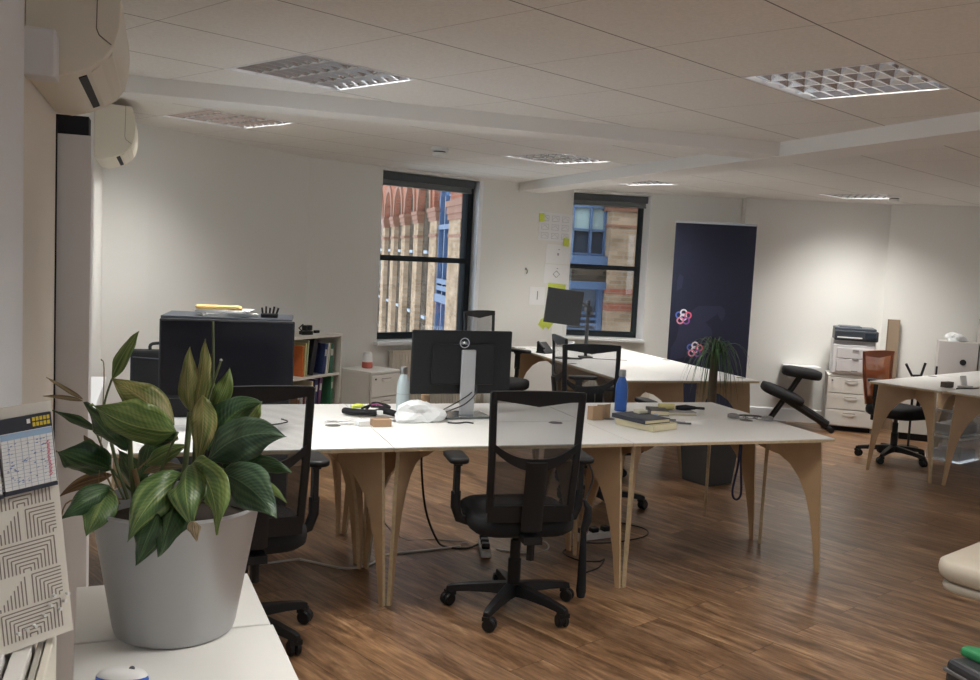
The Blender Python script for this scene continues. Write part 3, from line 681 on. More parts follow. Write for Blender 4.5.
LEAVES = [
  ((-0.007, -0.059, 0.474), (-0.102, -0.089, 0.481), (-0.183, -0.055, 0.535), 0.097, 15, 'm1'),
  ((-0.011, -0.015, 0.479), (-0.084, -0.025, 0.551), (-0.144, 0.02, 0.578), 0.073, -25, 'y'),
  ((-0.109, 0.056, 0.411), (-0.169, 0.039, 0.461), (-0.205, 0.079, 0.517), 0.066, 20, 'd'),
  ((-0.149, 0.127, 0.563), (-0.127, 0.105, 0.632), (-0.09, 0.096, 0.681), 0.031, 10, 'm1'),
  ((-0.185, 0.15, 0.44), (-0.224, 0.176, 0.455), (-0.283, 0.198, 0.478), 0.022, 10, 'd'),
  ((-0.145, 0.106, 0.353), (-0.21, 0.047, 0.387), (-0.26, 0.045, 0.412), 0.084, 10, 'd'),
  ((-0.139, -0.025, 0.338), (-0.183, -0.116, 0.346), (-0.234, -0.102, 0.297), 0.053, -10, 'd'),
  ((-0.147, -0.023, 0.333), (-0.161, -0.147, 0.323), (-0.185, -0.123, 0.263), 0.058, 10, 'm2'),
  ((-0.173, 0.149, 0.363), (-0.191, 0.147, 0.393), (-0.21, 0.157, 0.425), 0.027, 0, 'b'),
  ((-0.146, 0.136, 0.332), (-0.217, 0.16, 0.318), (-0.261, 0.161, 0.278), 0.027, 0, 'b'),
  ((0.025, 0.038, 0.499), (0.014, 0.027, 0.566), (0.022, 0.054, 0.65), 0.044, 0, 'y'),
  ((0.034, 0.035, 0.499), (0.053, 0.015, 0.585), (0.055, 0.044, 0.67), 0.038, 15, 'y'),
  ((0.048, -0.018, 0.548), (0.057, -0.05, 0.475), (0.041, -0.02, 0.396), 0.053, 10, 'y'),
  ((0.074, 0.042, 0.5), (0.103, 0.016, 0.552), (0.112, 0.039, 0.603), 0.040, -15, 'm1'),
  ((0.039, 0.064, 0.49), (0.074, 0.055, 0.527), (0.074, 0.082, 0.585), 0.027, 10, 'm1'),
  ((0.063, -0.048, 0.402), (0.125, -0.125, 0.5), (0.224, -0.141, 0.473), 0.097, 25, 'd2'),
  ((0.065, -0.005, 0.415), (0.108, 0.011, 0.522), (0.185, 0.006, 0.525), 0.075, -20, 'd'),
  ((0.142, 0.026, 0.465), (0.164, 0.022, 0.503), (0.187, 0.026, 0.526), 0.044, -20, 'm1'),
  ((0.095, -0.03, 0.378), (0.161, -0.102, 0.42), (0.238, -0.133, 0.389), 0.058, -25, 'd'),
  ((0.092, -0.082, 0.381), (0.146, -0.206, 0.392), (0.194, -0.251, 0.321), 0.084, 15, 'd2'),
  ((0.021, -0.097, 0.405), (-0.001, -0.249, 0.407), (0.025, -0.241, 0.303), 0.071, 20, 'm2'),
  ((0.027, -0.099, 0.409), (0.072, -0.273, 0.419), (0.074, -0.259, 0.293), 0.071, -20, 'm1'),
  ((0.007, -0.094, 0.378), (-0.059, -0.241, 0.386), (-0.1, -0.205, 0.275), 0.075, 10, 'm2'),
  ((0.007, -0.096, 0.364), (-0.019, -0.249, 0.339), (-0.037, -0.225, 0.244), 0.080, -10, 'd'),
  ((-0.042, -0.199, 0.326), (-0.065, -0.227, 0.282), (-0.082, -0.206, 0.221), 0.053, 0, 'd'),
  ((-0.07, 0.06, 0.371), (-0.029, 0.007, 0.415), (0.021, 0.012, 0.427), 0.035, 10, 'm1'),
  ((-0.076, 0.081, 0.347), (-0.028, 0.046, 0.378), (0.023, 0.027, 0.371), 0.020, 0, 't'),
  ((0.001, 0.083, 0.427), (-0.04, 0.077, 0.436), (-0.079, 0.069, 0.431), 0.058, 15, 'd'),
  ((0.159, -0.075, 0.364), (0.198, -0.121, 0.36), (0.231, -0.136, 0.321), 0.018, 20, 'm1'),
  ((0.105, 0.066, 0.414), (0.143, 0.075, 0.426), (0.166, 0.081, 0.461), 0.053, 0, 'd'),
  ((-0.083, 0.124, 0.323), (-0.062, 0.143, 0.379), (-0.058, 0.168, 0.435), 0.049, 10, 'd'),
  ((-0.06, 0.101, 0.279), (-0.111, 0.178, 0.335), (-0.136, 0.212, 0.378), 0.053, 0, 'd'),
  ((0.055, 0.113, 0.272), (0.128, 0.154, 0.309), (0.178, 0.183, 0.347), 0.058, 0, 'm2'),
  ((-0.212, 0.145, 0.513), (-0.252, 0.161, 0.535), (-0.296, 0.189, 0.559), 0.009, 0, 't'),
  ((-0.212, 0.144, 0.509), (-0.259, 0.162, 0.518), (-0.302, 0.187, 0.514), 0.009, 0, 't'),
  ((0.026, -0.257, 0.324), (0.024, -0.258, 0.308), (0.035, -0.252, 0.28), 0.024, 0, 't'),
]
STEMS = [
  ([(-0.094, 0.061, 0.291), (-0.102, 0.07, 0.36), (-0.106, 0.059, 0.452)], 0.0055, 'g'),
  ([(-0.081, 0.056, 0.285), (-0.086, 0.061, 0.324), (-0.096, 0.068, 0.361)], 0.006, 't'),
  ([(-0.107, 0.044, 0.296), (-0.13, 0.059, 0.364), (-0.147, 0.092, 0.42)], 0.004, 'g'),
  ([(-0.116, 0.048, 0.295), (-0.137, 0.08, 0.335), (-0.185, 0.15, 0.44)], 0.0025, 'g'),
  ([(0.007, 0.025, 0.285), (0.017, 0.01, 0.394), (0.025, 0.038, 0.499)], 0.0065, 'g'),
  ([(0.016, 0.042, 0.28), (0.036, 0.024, 0.391), (0.034, 0.035, 0.499)], 0.005, 'g'),
  ([(0.029, 0.017, 0.286), (0.049, 0.017, 0.368), (0.074, 0.042, 0.5)], 0.003, 'g'),
  ([(0.049, 0.017, 0.368), (0.074, 0.046, 0.54), (0.074, 0.084, 0.709)], 0.0028, 'g'),
  ([(0.046, 0.039, 0.363), (0.06, 0.027, 0.508), (0.091, 0.027, 0.623)], 0.0026, 'g'),
  ([(-0.059, 0.047, 0.281), (-0.049, -0.014, 0.344), (-0.003, -0.04, 0.468)], 0.003, 'g'),
  ([(-0.112, 0.067, 0.29), (-0.169, 0.087, 0.287), (-0.244, 0.112, 0.272), (-0.253, 0.085, 0.178)], 0.0018, 't'),
  ([(-0.145, 0.091, 0.421), (-0.165, 0.126, 0.492), (-0.149, 0.127, 0.563)], 0.0025, 'g'),
  ([(-0.037, -0.002, 0.294), (-0.014, -0.057, 0.365), (0.011, -0.074, 0.382)], 0.003, 'g'),
  ([(0.041, -0.008, 0.292), (0.064, -0.042, 0.359), (0.098, -0.052, 0.383)], 0.003, 'g'),
  ([(-0.07, 0.072, 0.275), (-0.126, 0.076, 0.336), (-0.144, 0.085, 0.358)], 0.0028, 'g'),
  ([(-0.087, 0.065, 0.361), (-0.039, 0.053, 0.41), (0.0, 0.072, 0.429)], 0.0018, 't'),
  ([(-0.125, 0.07, 0.278), (-0.152, 0.085, 0.334), (-0.173, 0.149, 0.363)], 0.0022, 't'),
  ([(-0.175, 0.086, 0.259), (-0.165, 0.112, 0.565), (-0.173, 0.129, 0.61)], 0.0012, 't'),
]

CF = Vector((.3331, .9429, 0))      # room direction the plant is mostly seen along
def leaf(mb, B, Mc, T, w, tw, rows=16, cols=8):
    B, Mc, T = Vector(B), Vector(Mc), Vector(T); o = len(mb.v); mb.uv = mb.uv or []
    ph = random.random()*6
    for i in range(rows+1):
        t = i/rows; p = B*(1-t)**2+Mc*2*t*(1-t)+T*t*t; tg = ((Mc-B)*(1-t)+(T-Mc)*t).normalized()
        nv = (-CF-tg*(-CF).dot(tg)).normalized(); x = tg.cross(nv); 
        a = D(tw); x2 = x*math.cos(a)+nv*math.sin(a); n2 = tg.cross(x2)*-1
        n2 = x2.cross(tg)
        prof = (math.sin(PI*t**.76))**1.05 if 0 < t < 1 else 0.0
        ww = w*.56*prof+.0006
        for j in range(cols+1):
            s_ = -1+2*j/cols
            fold = -abs(s_)**1.4*ww*.38+.05*ww+math.sin(t*11+ph+s_*2.2)*.10*w*abs(s_)+math.sin(t*23+ph*2)*.03*w*abs(s_)
            mb.v.append(tuple(p+x2*(s_*ww)+n2*fold)); mb.uv.append((s_, t))
    for i in range(rows):
        for j in range(cols): q = o+i*(cols+1)+j; mb.f.append((q, q+1, q+cols+2, q+cols+1)); mb.m.append(0)
pr = thing('potted_plant', 'big leafy green houseplant in a satin grey tapered pot on the white cabinet, lower left', 'plant', (-.96, -1.83, .722))
m = MB(); m.lathe([(.124, 0), (.132, .004), (.137, .02), (.184, .29), (.188, .296), (.186, .301), (.179, .301), (.176, .29), (.150, .10), (.05, .09)], seg=64); m.build('pot', mat('satin_grey_pot', (.40, .40, .40), .36, metal=.35, bump=.1, bscale=900), pr, smooth=True)
m = MB(); m.lathe([(.172, .252), (.12, .26), (.02, .262)], seg=32, cap=True); m.build('soil', mat('soil', (.03, .02, .014), 1, noise=.5, nscale=80), pr)
for pts, r_, k in STEMS: m = MB(); m.tube([(p[0], p[1], p[2]) for p in pts], r_, 8, smooth=6); m.build('stem', stm[k], pr, smooth='full')
m = MB(); m.lathe([(.0005, -.004), (.004, 0), (.0005, .004)], STEMS[8][0][-1], 8); part(m.build('flower_bud', whitep, pr), 'tiny white tip of a stalk')
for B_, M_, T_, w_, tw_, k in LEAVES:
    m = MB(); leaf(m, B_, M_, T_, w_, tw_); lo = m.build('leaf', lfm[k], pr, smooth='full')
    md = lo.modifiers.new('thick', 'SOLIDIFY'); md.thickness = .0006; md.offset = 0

R3 = D(3.5)
def cabinet(label, loc, rz, w, d, h, drawers, side='front', group=None, plinth=.0):
    """pedestal: origin at front left foot, width along X, depth along +Y"""
    r = thing('drawer_cabinet', label, 'cabinet', loc, rz, group)
    m = MB(); m.box((w/2, d/2+.009, (h+plinth)/2), (w, d-.018, h-plinth)); m.build('body', cabm, r, bevel=.003)
    m = MB(); m.box((w/2, d/2, h+.009), (w+.004, d+.004, .018)); m.build('top', mat('cabinet_top', (.76, .75, .71), .35), r, bevel=.003)
    if plinth: m = MB(); m.box((w/2, d/2+.02, plinth/2), (w-.04, d-.06, plinth)); m.build('plinth', darkm, r)
    z = h-.008; hh = (h-plinth-.016)/drawers
    for k in range(drawers):
        m = MB(); m.box((w/2, 0, z-hh/2), (w-.012, .02, hh-.008)); dr = m.build('drawer', cabm, r, bevel=.003)
        m = MB(); n = 10; I, O = [], []
        for q in range(n+1):
            x = -1+2*q/n; I.append((w/2+x*.062, -.016, z-.044-.022*(1-x*x))); O.append((w/2+x*.068, -.016, z-.040))
        m.strip(I, O, (0, .007, 0)); m.build('handle', mat('handle_cream', (.78, .76, .70), .35), dr, smooth=True)
        m = MB(); m.box((w/2, -.0105, z-.036), (.12, .001, .006)); m.build('recess', mat('recess_grey', (.16, .15, .14), .7), dr)
        if k == 0: m = MB(); m.lathe([(.008, 0), (.008, .006)], (.05, -.016, z-.035), 12, 'Y'); m.build('lock', mat('lock_dark', (.05, .05, .05), .4, metal=.7), dr)
        z -= hh
    return r
# local frame of the foreground pair: x across, y towards the room
fx = Vector((math.cos(R3), math.sin(R3))); fy = Vector((-math.sin(R3), math.cos(R3)))
o_ = Vector((-1.17, -1.875)); cabinet('white drawer cabinet under the big plant pot, the farther one of the foreground pair', (o_.x, o_.y, 0), R3, .425, .36, .704, 3, group='white drawer cabinets in the foreground')
o_ = o_-fy*.592+Vector((-.0, 0)); cabinet('white drawer cabinet nearest the camera, with the blue and white mouse on top', (o_.x, o_.y, 0), R3, .43, .58, .704, 3, group='white drawer cabinets in the foreground')
r = thing('computer_mouse', 'small white and blue mouse on the nearest white cabinet', 'mouse', (-1.065, -2.10, .7222), D(-15)); r.scale = (.85, .85, .85)
m = MB(); n = 18; rings = [(1.0, .002), (1.04, .010), (1.0, .018), (.86, .027), (.6, .033), (.25, .036)]
base = [(.052*math.cos(2*PI*k/n)+(.008*math.cos(2*PI*k/n)), .029*math.sin(2*PI*k/n)) for k in range(n)]
def ringset(mb, rs, base):
    o = len(mb.v); n = len(base)
    for s_, z in rs: mb.v += [(x*s_, y*s_, z) for x, y in base]
    for i in range(len(rs)-1):
        for k in range(n): k2 = (k+1) % n; mb.f.append((o+i*n+k, o+i*n+k2, o+(i+1)*n+k2, o+(i+1)*n+k)); mb.m.append(0)
    mb.f.append(tuple(o+k for k in range(n-1, -1, -1))); mb.f.append(tuple(o+(len(rs)-1)*n+k for k in range(n))); mb.m += [0, 0]
ringset(m, rings[:3], base); m.build('lower_shell', mat('mouse_blue', (.03, .12, .52), .35), r, smooth=True)
m = MB(); ringset(m, [(1.0, .0182), (.88, .027), (.62, .033), (.25, .036)], base); m.build('upper_shell', whitep, r, smooth=True)
m = MB(); m.lathe([(.007, -.003), (.007, .003)], (.022, 0, .0335), 12, 'Y'); m.build('scroll_wheel', mat('wheel_grey', (.1, .1, .12), .5), r)
# keypad-like blue thing beside the mouse
# white folders and low unit at the far left edge
r = tag(MB().box((-1.235, -2.39, .29), (.13, .56, .58)).build('low_shelf', cabm, bevel=.004), 'narrow white low unit between the nearest cabinet and the left wall', 'shelf')
for k, (x, y, w, h, c) in enumerate([(-1.232, -2.33, .030, .285, (.76, .74, .70)), (-1.275, -2.33, .036, .290, (.80, .79, .77)), (-1.205, -2.315, .012, .275, (.45, .43, .38)), (-1.1895, -2.31, .014, .28, (.74, .70, .60))]):
    m = MB(); m.box((0, 0, h/2), (w, .32, h)); 
    labs = ['cream upright box file beside the patterned panel', 'white upright box file at the far left edge', 'thin grey upright folder between cream files', 'thin cream upright folder nearest the foreground cabinet']
    bo = m.build('box_file', mat('file_%d' % k, c, .7), bevel=.003); bo.location = (x, y, .582); tag(bo, labs[k], 'folder', 'upright files at the left edge')

# patterned panel with two score pads
pr2 = thing('patterned_panel', 'cream panel with cut diagonal line pattern leaning at the left edge', 'panel', (-1.26, -2.27, .870))
ux = Vector((.841, .535, .076)).normalized(); uz = Vector((-.098, .014, .995)); uz = (uz-ux*uz.dot(ux)).normalized(); un = ux.cross(uz)   # un faces the camera
def pp(a, c, e=0): return ux*a+uz*c+un*e
def pquad(mb, quad, e0, e1): mb.prism([pp(a, c, e0) for a, c in quad], un*(e1-e0))
PW, PHT = .131, .437
m = MB(); pquad(m, [(-.012, 0), (PW, 0), (PW, PHT), (-.012, PHT)], -.008, 0); m.build('board', mat('panel_cream', (.74, .70, .62), .6), pr2)
m = MB(); cellw = .060; lm = mat('cut_line_brown', (.24, .20, .17), .9)
def clipseg(a, b_):
    return a, b_
for ci in range(-1, 2):
    for ri in range(6):
        x0 = PW-.012-(ci+1)*cellw-cellw; y0 = .015+ri*cellw; flip = (ci+ri) % 2
        for q in range(1, 9):
            t = q/9
            # triangle one: verticals; triangle two: slanted lines
            segs = [((x0+cellw*t, y0), (x0+cellw*t, y0+cellw*(1-t) if not flip else y0+cellw*t)), ((x0+cellw*(t if flip else 1-t) if False else x0+(0 if flip else cellw*(1-t)), y0+cellw*t if True else 0), (x0+(cellw*t if flip else cellw), y0+cellw*t))]
            for (ax_, ay), (bx, by) in segs:
                if min(ax_, bx) < .004 or max(ay, by) > PHT-.006: continue
                if abs(ax_-bx) < 1e-6: m.prism([pp(ax_-.0011, ay, .0002), pp(ax_+.0011, ay, .0002), pp(bx+.0011, by, .0002), pp(bx-.0011, by, .0002)], un*.0004)
                else: m.prism([pp(ax_, ay-.0011, .0002), pp(bx, by-.0011, .0002), pp(bx, by+.0011, .0002), pp(ax_, ay+.0011, .0002)], un*.0004)
m.build('cut_pattern', lm, pr2)
for (a, c) in ((.03, .03), (.045, .032), (.06, .034), (.078, .048), (.092, .062), (.10, .078), (.118, .062), (.125, .074), (.108, .05)):
    m = MB(); m.tube([pp(a, c, 0), pp(a, c, .010)], .003, 8); m.build('push_pin', whitep, pr2)
for k, (a0, c0, a1, c1) in enumerate([(-.02, .288, .026, .396), (.032, .290, .124, .396)]):
    r = thing('score_pad', ['printed score pad with black and yellow heading, cut by the left edge', 'printed score pad with black and yellow heading, hanging on the patterned panel'][k], 'notepad', pr2.location, 0, 'score pads')
    m = MB(); pquad(m, [(a0, c0), (a1, c0), (a1, c1), (a0, c1)], .003, .009); m.build('sheet', paperm, r)
    m = MB(); pquad(m, [(a0-.002, c0-.008), (a1+.001, c0-.008), (a1+.001, c0-.001), (a0-.002, c0-.001)], .002, .010); pquad(m, [(a0-.003, c1-.004), (a1+.001, c1-.004), (a1+.001, c1+.022), (a0-.003, c1+.022)], .003, .0095); pquad(m, [(a1, c0), (a1+.0015, c0), (a1+.0015, c1), (a1, c1)], .002, .009); m.build('backing', mat('pad_dark', (.03, .035, .05), .6), r)
    m = MB(); ym = mat('heading_yellow', (.75, .58, .05), .6)
    # rows of blocky letters of the heading
    for row in (0, 1):
        for q in range(5):
            a = a1-.034+q*.0066
            if a < a0: continue
            z = c1+.001+row*.0095
            pquad(m, [(a, z), (a+.0048, z), (a+.0048, z+.007), (a, z+.007)], .0096, .0102)
    m.build('heading', ym, r)
    m = MB(); pquad(m, [(a1-.044, c1+.008), (a1-.038, c1+.008), (a1-.038, c1+.016), (a1-.044, c1+.016)], .0096, .0102); m.build('emblem', whitep, r) if a1-.044 > a0 else None
    m = MB(); pquad(m, [(a0, c1-.016), (a1, c1-.016), (a1, c1-.005), (a0, c1-.005)], .0091, .0096); m.build('header_row', mat('pad_blue', (.35, .50, .68), .8), r)
    m = MB()
    for q in range(1, 14): z = c0+(c1-c0-.016)*q/14; pquad(m, [(a0, z), (a1, z), (a1, z+.0006), (a0, z+.0006)], .0091, .0095)
    for q in range(1, 8): a = a0+(a1-a0)*q/8; pquad(m, [(a, c0), (a+.0006, c0), (a+.0006, c1-.016), (a, c1-.016)], .0091, .0095)
    m.build('grid', mat('pad_grid', (.42, .48, .56), .8), r)
    m = MB()
    for q in range(26):
        a = a1-.012+random.uniform(-.002, .002); z = c0+.012+(c1-c0-.04)*q/26; pquad(m, [(a, z), (a+.005, z+.001), (a+.004, z+.0024), (a, z+.0012)], .0096, .0099)
    m.build('red_writing', mat('ink_red', (.65, .12, .20), .8), r)
    m = MB()
    for q in range(60):
        a = random.uniform(a0+.004, max(a0+.006, a1-.016)); z = random.uniform(c0+.01, c1-.022); pquad(m, [(a, z), (a+.004, z+random.uniform(-.001, .002)), (a+.0035, z+.002), (a, z+.001)], .0096, .0099)
    m.build('pencil_writing', mat('ink_blue', (.22, .30, .50), .8), r)

# ---------------------------------------------------------------- furniture along the walls
# bookshelf against the diagonal wall
SA = math.atan2(.687, .727); sx = Vector((.727, .687)); 
r = thing('bookshelf', 'low white open bookshelf against the diagonal wall, behind the monitors', 'shelf', (.475-.727*1.7, 3.865-.687*1.7, 0), SA)
SL, SH, SD = 1.70, .90, .32
m = MB(); m.box((SL/2, SD/2, SH-.011), (SL, SD, .022)); m.box((SL/2, SD/2, .05), (SL, SD, .02)); m.box((.011, SD/2, SH/2), (.022, SD, SH-.002)); m.box((SL-.011, SD/2, SH/2), (.022, SD, SH-.002)); m.box((.85, SD/2, SH/2), (.02, SD, SH-.04)); m.box((SL/2, SD-.006, SH/2), (SL-.02, .01, SH-.04)); m.build('carcass', trimm if False else mat('shelf_white', (.72, .70, .64), .45), r, bevel=.0015)
for z in (.28, .56): m = MB(); m.box((SL/2, SD/2, z), (SL-.04, SD-.02, .022)); m.build('shelf_board', MATS['shelf_white'], r)
def shelf_pt(a, b_, z): p = Vector((.475, 3.865))-sx*(SL-a)+Vector((-sx.y, sx.x))*b_; return (p.x, p.y, z)
def book(label, a, z, w, h, d, c, tilt=0, b0=.02, cat='book', nm='book', grp='books in the white bookshelf', spine=None):
    r = thing(nm, label, cat, shelf_pt(a, b0, z), SA, grp); M = Matrix.Rotation(D(tilt), 3, 'Y')
    hw = abs(math.sin(D(tilt)))*w/2
    m = MB(); m.box(M @ Vector((0, d/2, h/2))+Vector((0, 0, hw)), (w, d, h), M=M); m.build('cover', mat('cover_%.2f_%.2f_%.2f' % c, c, .5), r, bevel=.0015)
    m = MB(); m.box(M @ Vector((0, d/2+.003, h/2+.0006))+Vector((0, 0, hw)), (w*.72, d-.004, h), M=M); m.build('pages', paperm, r)
    if spine: m = MB(); m.box(M @ Vector((0, -.0006, h*.7))+Vector((0, 0, hw)), (w*.7, .001, h*.22), M=M); m.build('spine_label', mat('spine_%.2f_%.2f_%.2f' % spine, spine, .6), r)
    return r
upper = [('orange book at the left of the upper shelf', 1.205, .018, .25, (.55, .14, .03), 0), ('pale yellow folder on the upper shelf', 1.230, .012, .27, (.62, .58, .28), 2), ('pale green folder on the upper shelf', 1.252, .014, .29, (.42, .48, .32), 4),
         ('wide black folder leaning on the upper shelf', 1.31, .055, .30, (.012, .013, .018), 12), ('dark blue binder on the upper shelf', 1.475, .035, .25, (.03, .05, .14), 8), ('white thin book on the upper shelf', 1.510, .014, .26, (.70, .70, .66), 8),
         ('cream thin book on the upper shelf', 1.532, .012, .25, (.62, .56, .38), 8), ('green binder at the right of the upper shelf', 1.575, .045, .25, (.03, .13, .08), 2)]
for lab, a, w, h, c, t in upper: book(lab, a, .572, w, h, .22, c, t, spine=(.6, .6, .55) if 'green binder' in lab or 'dark blue' in lab else None)
lower = [('brown book leaning on the lower shelf', 1.16, .03, .20, (.25, .12, .05), 0), ('white book on the lower shelf, left', 1.205, .022, .21, (.72, .72, .70), 0), ('dark red book on the lower shelf', 1.235, .02, .20, (.22, .04, .04), 0), ('white book on the lower shelf, middle', 1.27, .026, .22, (.70, .70, .66), 0),
         ('black book on the lower shelf', 1.305, .022, .20, (.02, .02, .03), 0), ('cream folder on the lower shelf', 1.335, .02, .27, (.60, .52, .36), 0), ('navy folder on the lower shelf', 1.375, .04, .28, (.03, .03, .10), 4), ('purple folder on the lower shelf', 1.425, .035, .29, (.14, .05, .14), 6), ('green folder on the lower shelf', 1.60, .03, .29, (.05, .20, .10), 0)]
for lab, a, w, h, c, t in lower: book(lab, a, .292, w, h*.9-.01, .22, c, t, spine=(.6, .6, .55) if w > .025 and c[0] < .3 else None)
# on top of the shelf
pz = SH+.001
for k, (a, b_, z, w, d, rz, c, lab) in enumerate([(.36, .15, 0, .30, .21, 12, (.70, .69, .66), 'lowest white papers of the stack on the dark cabinet'), (.34, .15, .019, .30, .21, -8, (.74, .73, .72), 'white papers lying across the stack on the dark cabinet'), (.31, .15, .038, .25, .18, 4, (.66, .48, .20), 'manila folder topmost of the stack on the dark cabinet')]):
    p = tc_pt(a, b_, 1.1825+z); m = MB()
    for q in range(4): m.box((random.uniform(-.014, .014), random.uniform(-.01, .01), .0022+q*.0046), (w, d, .0042), rz=D(random.uniform(-6, 6)))
    o = m.build('paper_stack', mat('stack_%d' % k, c, .8)); o.location = p; o.rotation_euler.z = TC+D(rz); tag(o, lab, 'papers', 'papers on the dark cabinet')
r = thing('pen_holder', 'dark holder with upright markers on the dark cabinet', 'pen holder', tc_pt(.60, .12, 1.1825), TC)
m = MB(); m.box((0, 0, .012), (.10, .05, .024)); m.build('tray', blackp, r, bevel=.004)
for k in range(5): m = MB(); m.tube([(-.04+k*.02, 0, .02), (-.045+k*.024, 0, .058+.008*(k % 2))], .006, 8); m.build('marker', blackp, r)
r = thing('camera_gadget', 'black camera-like device on the bookshelf beside the monitor corner', 'camera', shelf_pt(1.33, .10, pz), SA-.3)
m = MB(); m.box((0, 0, .015), (.10, .06, .03)); m.build('base', blackp, r, bevel=.005)
m = MB(); m.box((.01, 0, .055), (.08, .05, .045), rz=.3); m.lathe([(.022, -.045), (.020, -.02)], (.01, 0, .058), 16, 'Y'); m.build('body', blackp, r, bevel=.006)
m = MB(); m.tube([(-.04, 0, .03), (-.07, 0, .055), (-.03, 0, .085)], .006, 6); m.build('strap', blackp, r)
o = MB().box((0, 0, .012), (.055, .03, .024)).build('stapler', blackp, bevel=.006, loc=shelf_pt(1.52, .14, pz), rz=SA); tag(o, 'small dark object at the right end of the bookshelf top', 'stapler')
m = MB(); m.lathe([(.028, 0), (.028, .01), (.012, .025), (.010, .06), (.004, .07)], seg=18); tag(m.build('figurine', whitep, smooth=True, loc=shelf_pt(1.24, .22, pz)), 'small white ornament standing on the bookshelf', 'ornament')

r = thing('carry_case', 'black soft carry case with handle standing left of the monitors', 'bag', (-.98, .86, .742), 0)
m = MB(); m.box((0, 0, .165), (.30, .11, .33)); m.build('body', blackf, r, bevel=.02, seg=3)
m = MB(); m.tube([(-.06, 0, .325), (-.05, 0, .36), (.05, 0, .36), (.06, 0, .325)], .008, 8, smooth=5); m.build('handle', blackp, r)
m = MB(); m.tube([(-.14, -.0565, .30), (0, -.0575, .29), (.14, -.0565, .30)], .003, 6); m.build('zip', mat('dark_grey_plastic', (.035, .04, .05), .45), r)
r = thing('router', 'small white network box on the sill by the left wall', 'router', (-1.13, 1.04, .742), D(8))
m = MB(); m.box((0, 0, .07), (.04, .12, .14)); m.build('body', whitep, r, bevel=.006)
m = MB(); m.box((.0, -.062, .10), (.02, .003, .04)); m.build('front', mat('router_dark', (.05, .05, .06), .4), r)
r = thing('wall_socket_box', 'white socket box with dark opening next to the network box', 'socket box', (-1.06, 1.02, .742), D(12))
m = MB(); m.box((0, 0, .055), (.05, .06, .11)); m.build('body', whitep, r, bevel=.004)
m = MB(); m.box((.0, -.031, .07), (.022, .003, .04)); m.build('opening', darkm, r)

# pedestal with speaker
cabinet('white drawer cabinet with keys in its lock between bookshelf and left window', (.67, 3.60, 0), D(35), .37, .36, .586, 3)
r = thing('smart_speaker', 'small white and coral smart speaker on the white drawer cabinet', 'speaker', (.70, 3.90, .605))
m = MB(); m.lathe([(.042, 0), (.047, .006), (.044, .052)], seg=28); m.build('base', mat('coral_fabric', (.50, .12, .09), .8), r, smooth=True)
m = MB(); m.lathe([(.044, .053), (.040, .11), (.038, .124), (.030, .136)], seg=28); m.build('body', whitep, r, smooth=True)
# radiators
def radiator(label, P, d, t0, t1, z0, z1):
    P = Vector((*P, 0)); d = Vector((*d, 0)); n = Vector((d.y, -d.x, 0)); W = t1-t0
    r = thing('radiator', label, 'radiator', P+d*t0+n*.06, math.atan2(d.y, d.x), 'panel radiators')
    m = MB(); m.box((W/2, 0, (z0+z1)/2), (W, .05, z1-z0)); k = int(W/.034)
    for q in range(k): m.box((W*(q+.5)/k, -.028, (z0+z1)/2), (W/k*.55, .012, z1-z0-.03))
    m.build('panel', mat('radiator_cream', (.66, .61, .52), .4), r, bevel=.003)
    m = MB(); m.box((W/2, 0, z1+.006), (W+.01, .07, .012)); m.build('top_grille', mat('radiator_top', (.60, .53, .43), .5), r)
    m = MB(); m.tube([(.04, .0, z0+.01), (.04, 0, .0)], .010, 8); m.tube([(W-.04, .0, z0+.01), (W-.04, 0, .0)], .010, 8); m.build('pipe', whitep, r)
radiator('cream panel radiator under the left window', PC, W1d, .87, 2.0, .15, .70)
radiator('cream panel radiator under the right window, beside the banner', PK, W2d, .10, .93, .15, .62)

# banner
bA = Vector((3.83, 4.27, 0)); bB = Vector((4.58, 3.99, 0)); bd_ = (bB-bA); bw = bd_.length; br_ = math.atan2(bd_.y, bd_.x)
r = thing('roll_up_banner', 'tall navy pull-up banner with coloured ring clusters, standing before the corner wall', 'banner', bA, br_)
m = MB(); m.box((bw/2, 0, 1.05), (bw, .002, 1.98)); bf = m.build('banner_sheet', navym, r)
m = MB(); m.box((bw/2, 0, 2.045), (bw+.01, .02, .022)); m.build('top_rail', chrome, r, bevel=.003)
m = MB(); m.box((bw/2, 0, .04), (bw+.04, .09, .08)); m.build('base', chrome, r, bevel=.01)
m = MB(); m.tube([(bw/2, .03, .06), (bw/2, .02, 2.04)], .008, 8); m.build('support_pole', chrome, r)
def blob(mb, cx, cz, pts, e=-.0022):
    mb.prism([(cx+a, e, cz+c) for a, c in pts], (0, -.0004, 0))
m = MB()
blob(m, .0, .66, [(.03, 0), (.18, .04), (.30, .0), (.34, .10), (.30, .16), (.36, .22), (.44, .26), (.42, .34), (.36, .40), (.46, .48), (.50, .57), (.28, .56), (.20, .50), (.10, .36), (.08, .22), (.03, .12)])
blob(m, .52, 1.08, [(0, 0), (.03, .06), (.02, .12), (-.03, .15), (-.05, .07)])
blob(m, .05, 1.36, [(0, 0), (.05, .03), (.06, .14), (.02, .17), (.0, .1)])
m.build('printed_shape', mat('navy_print', (.018, .022, .055), .7), bf)
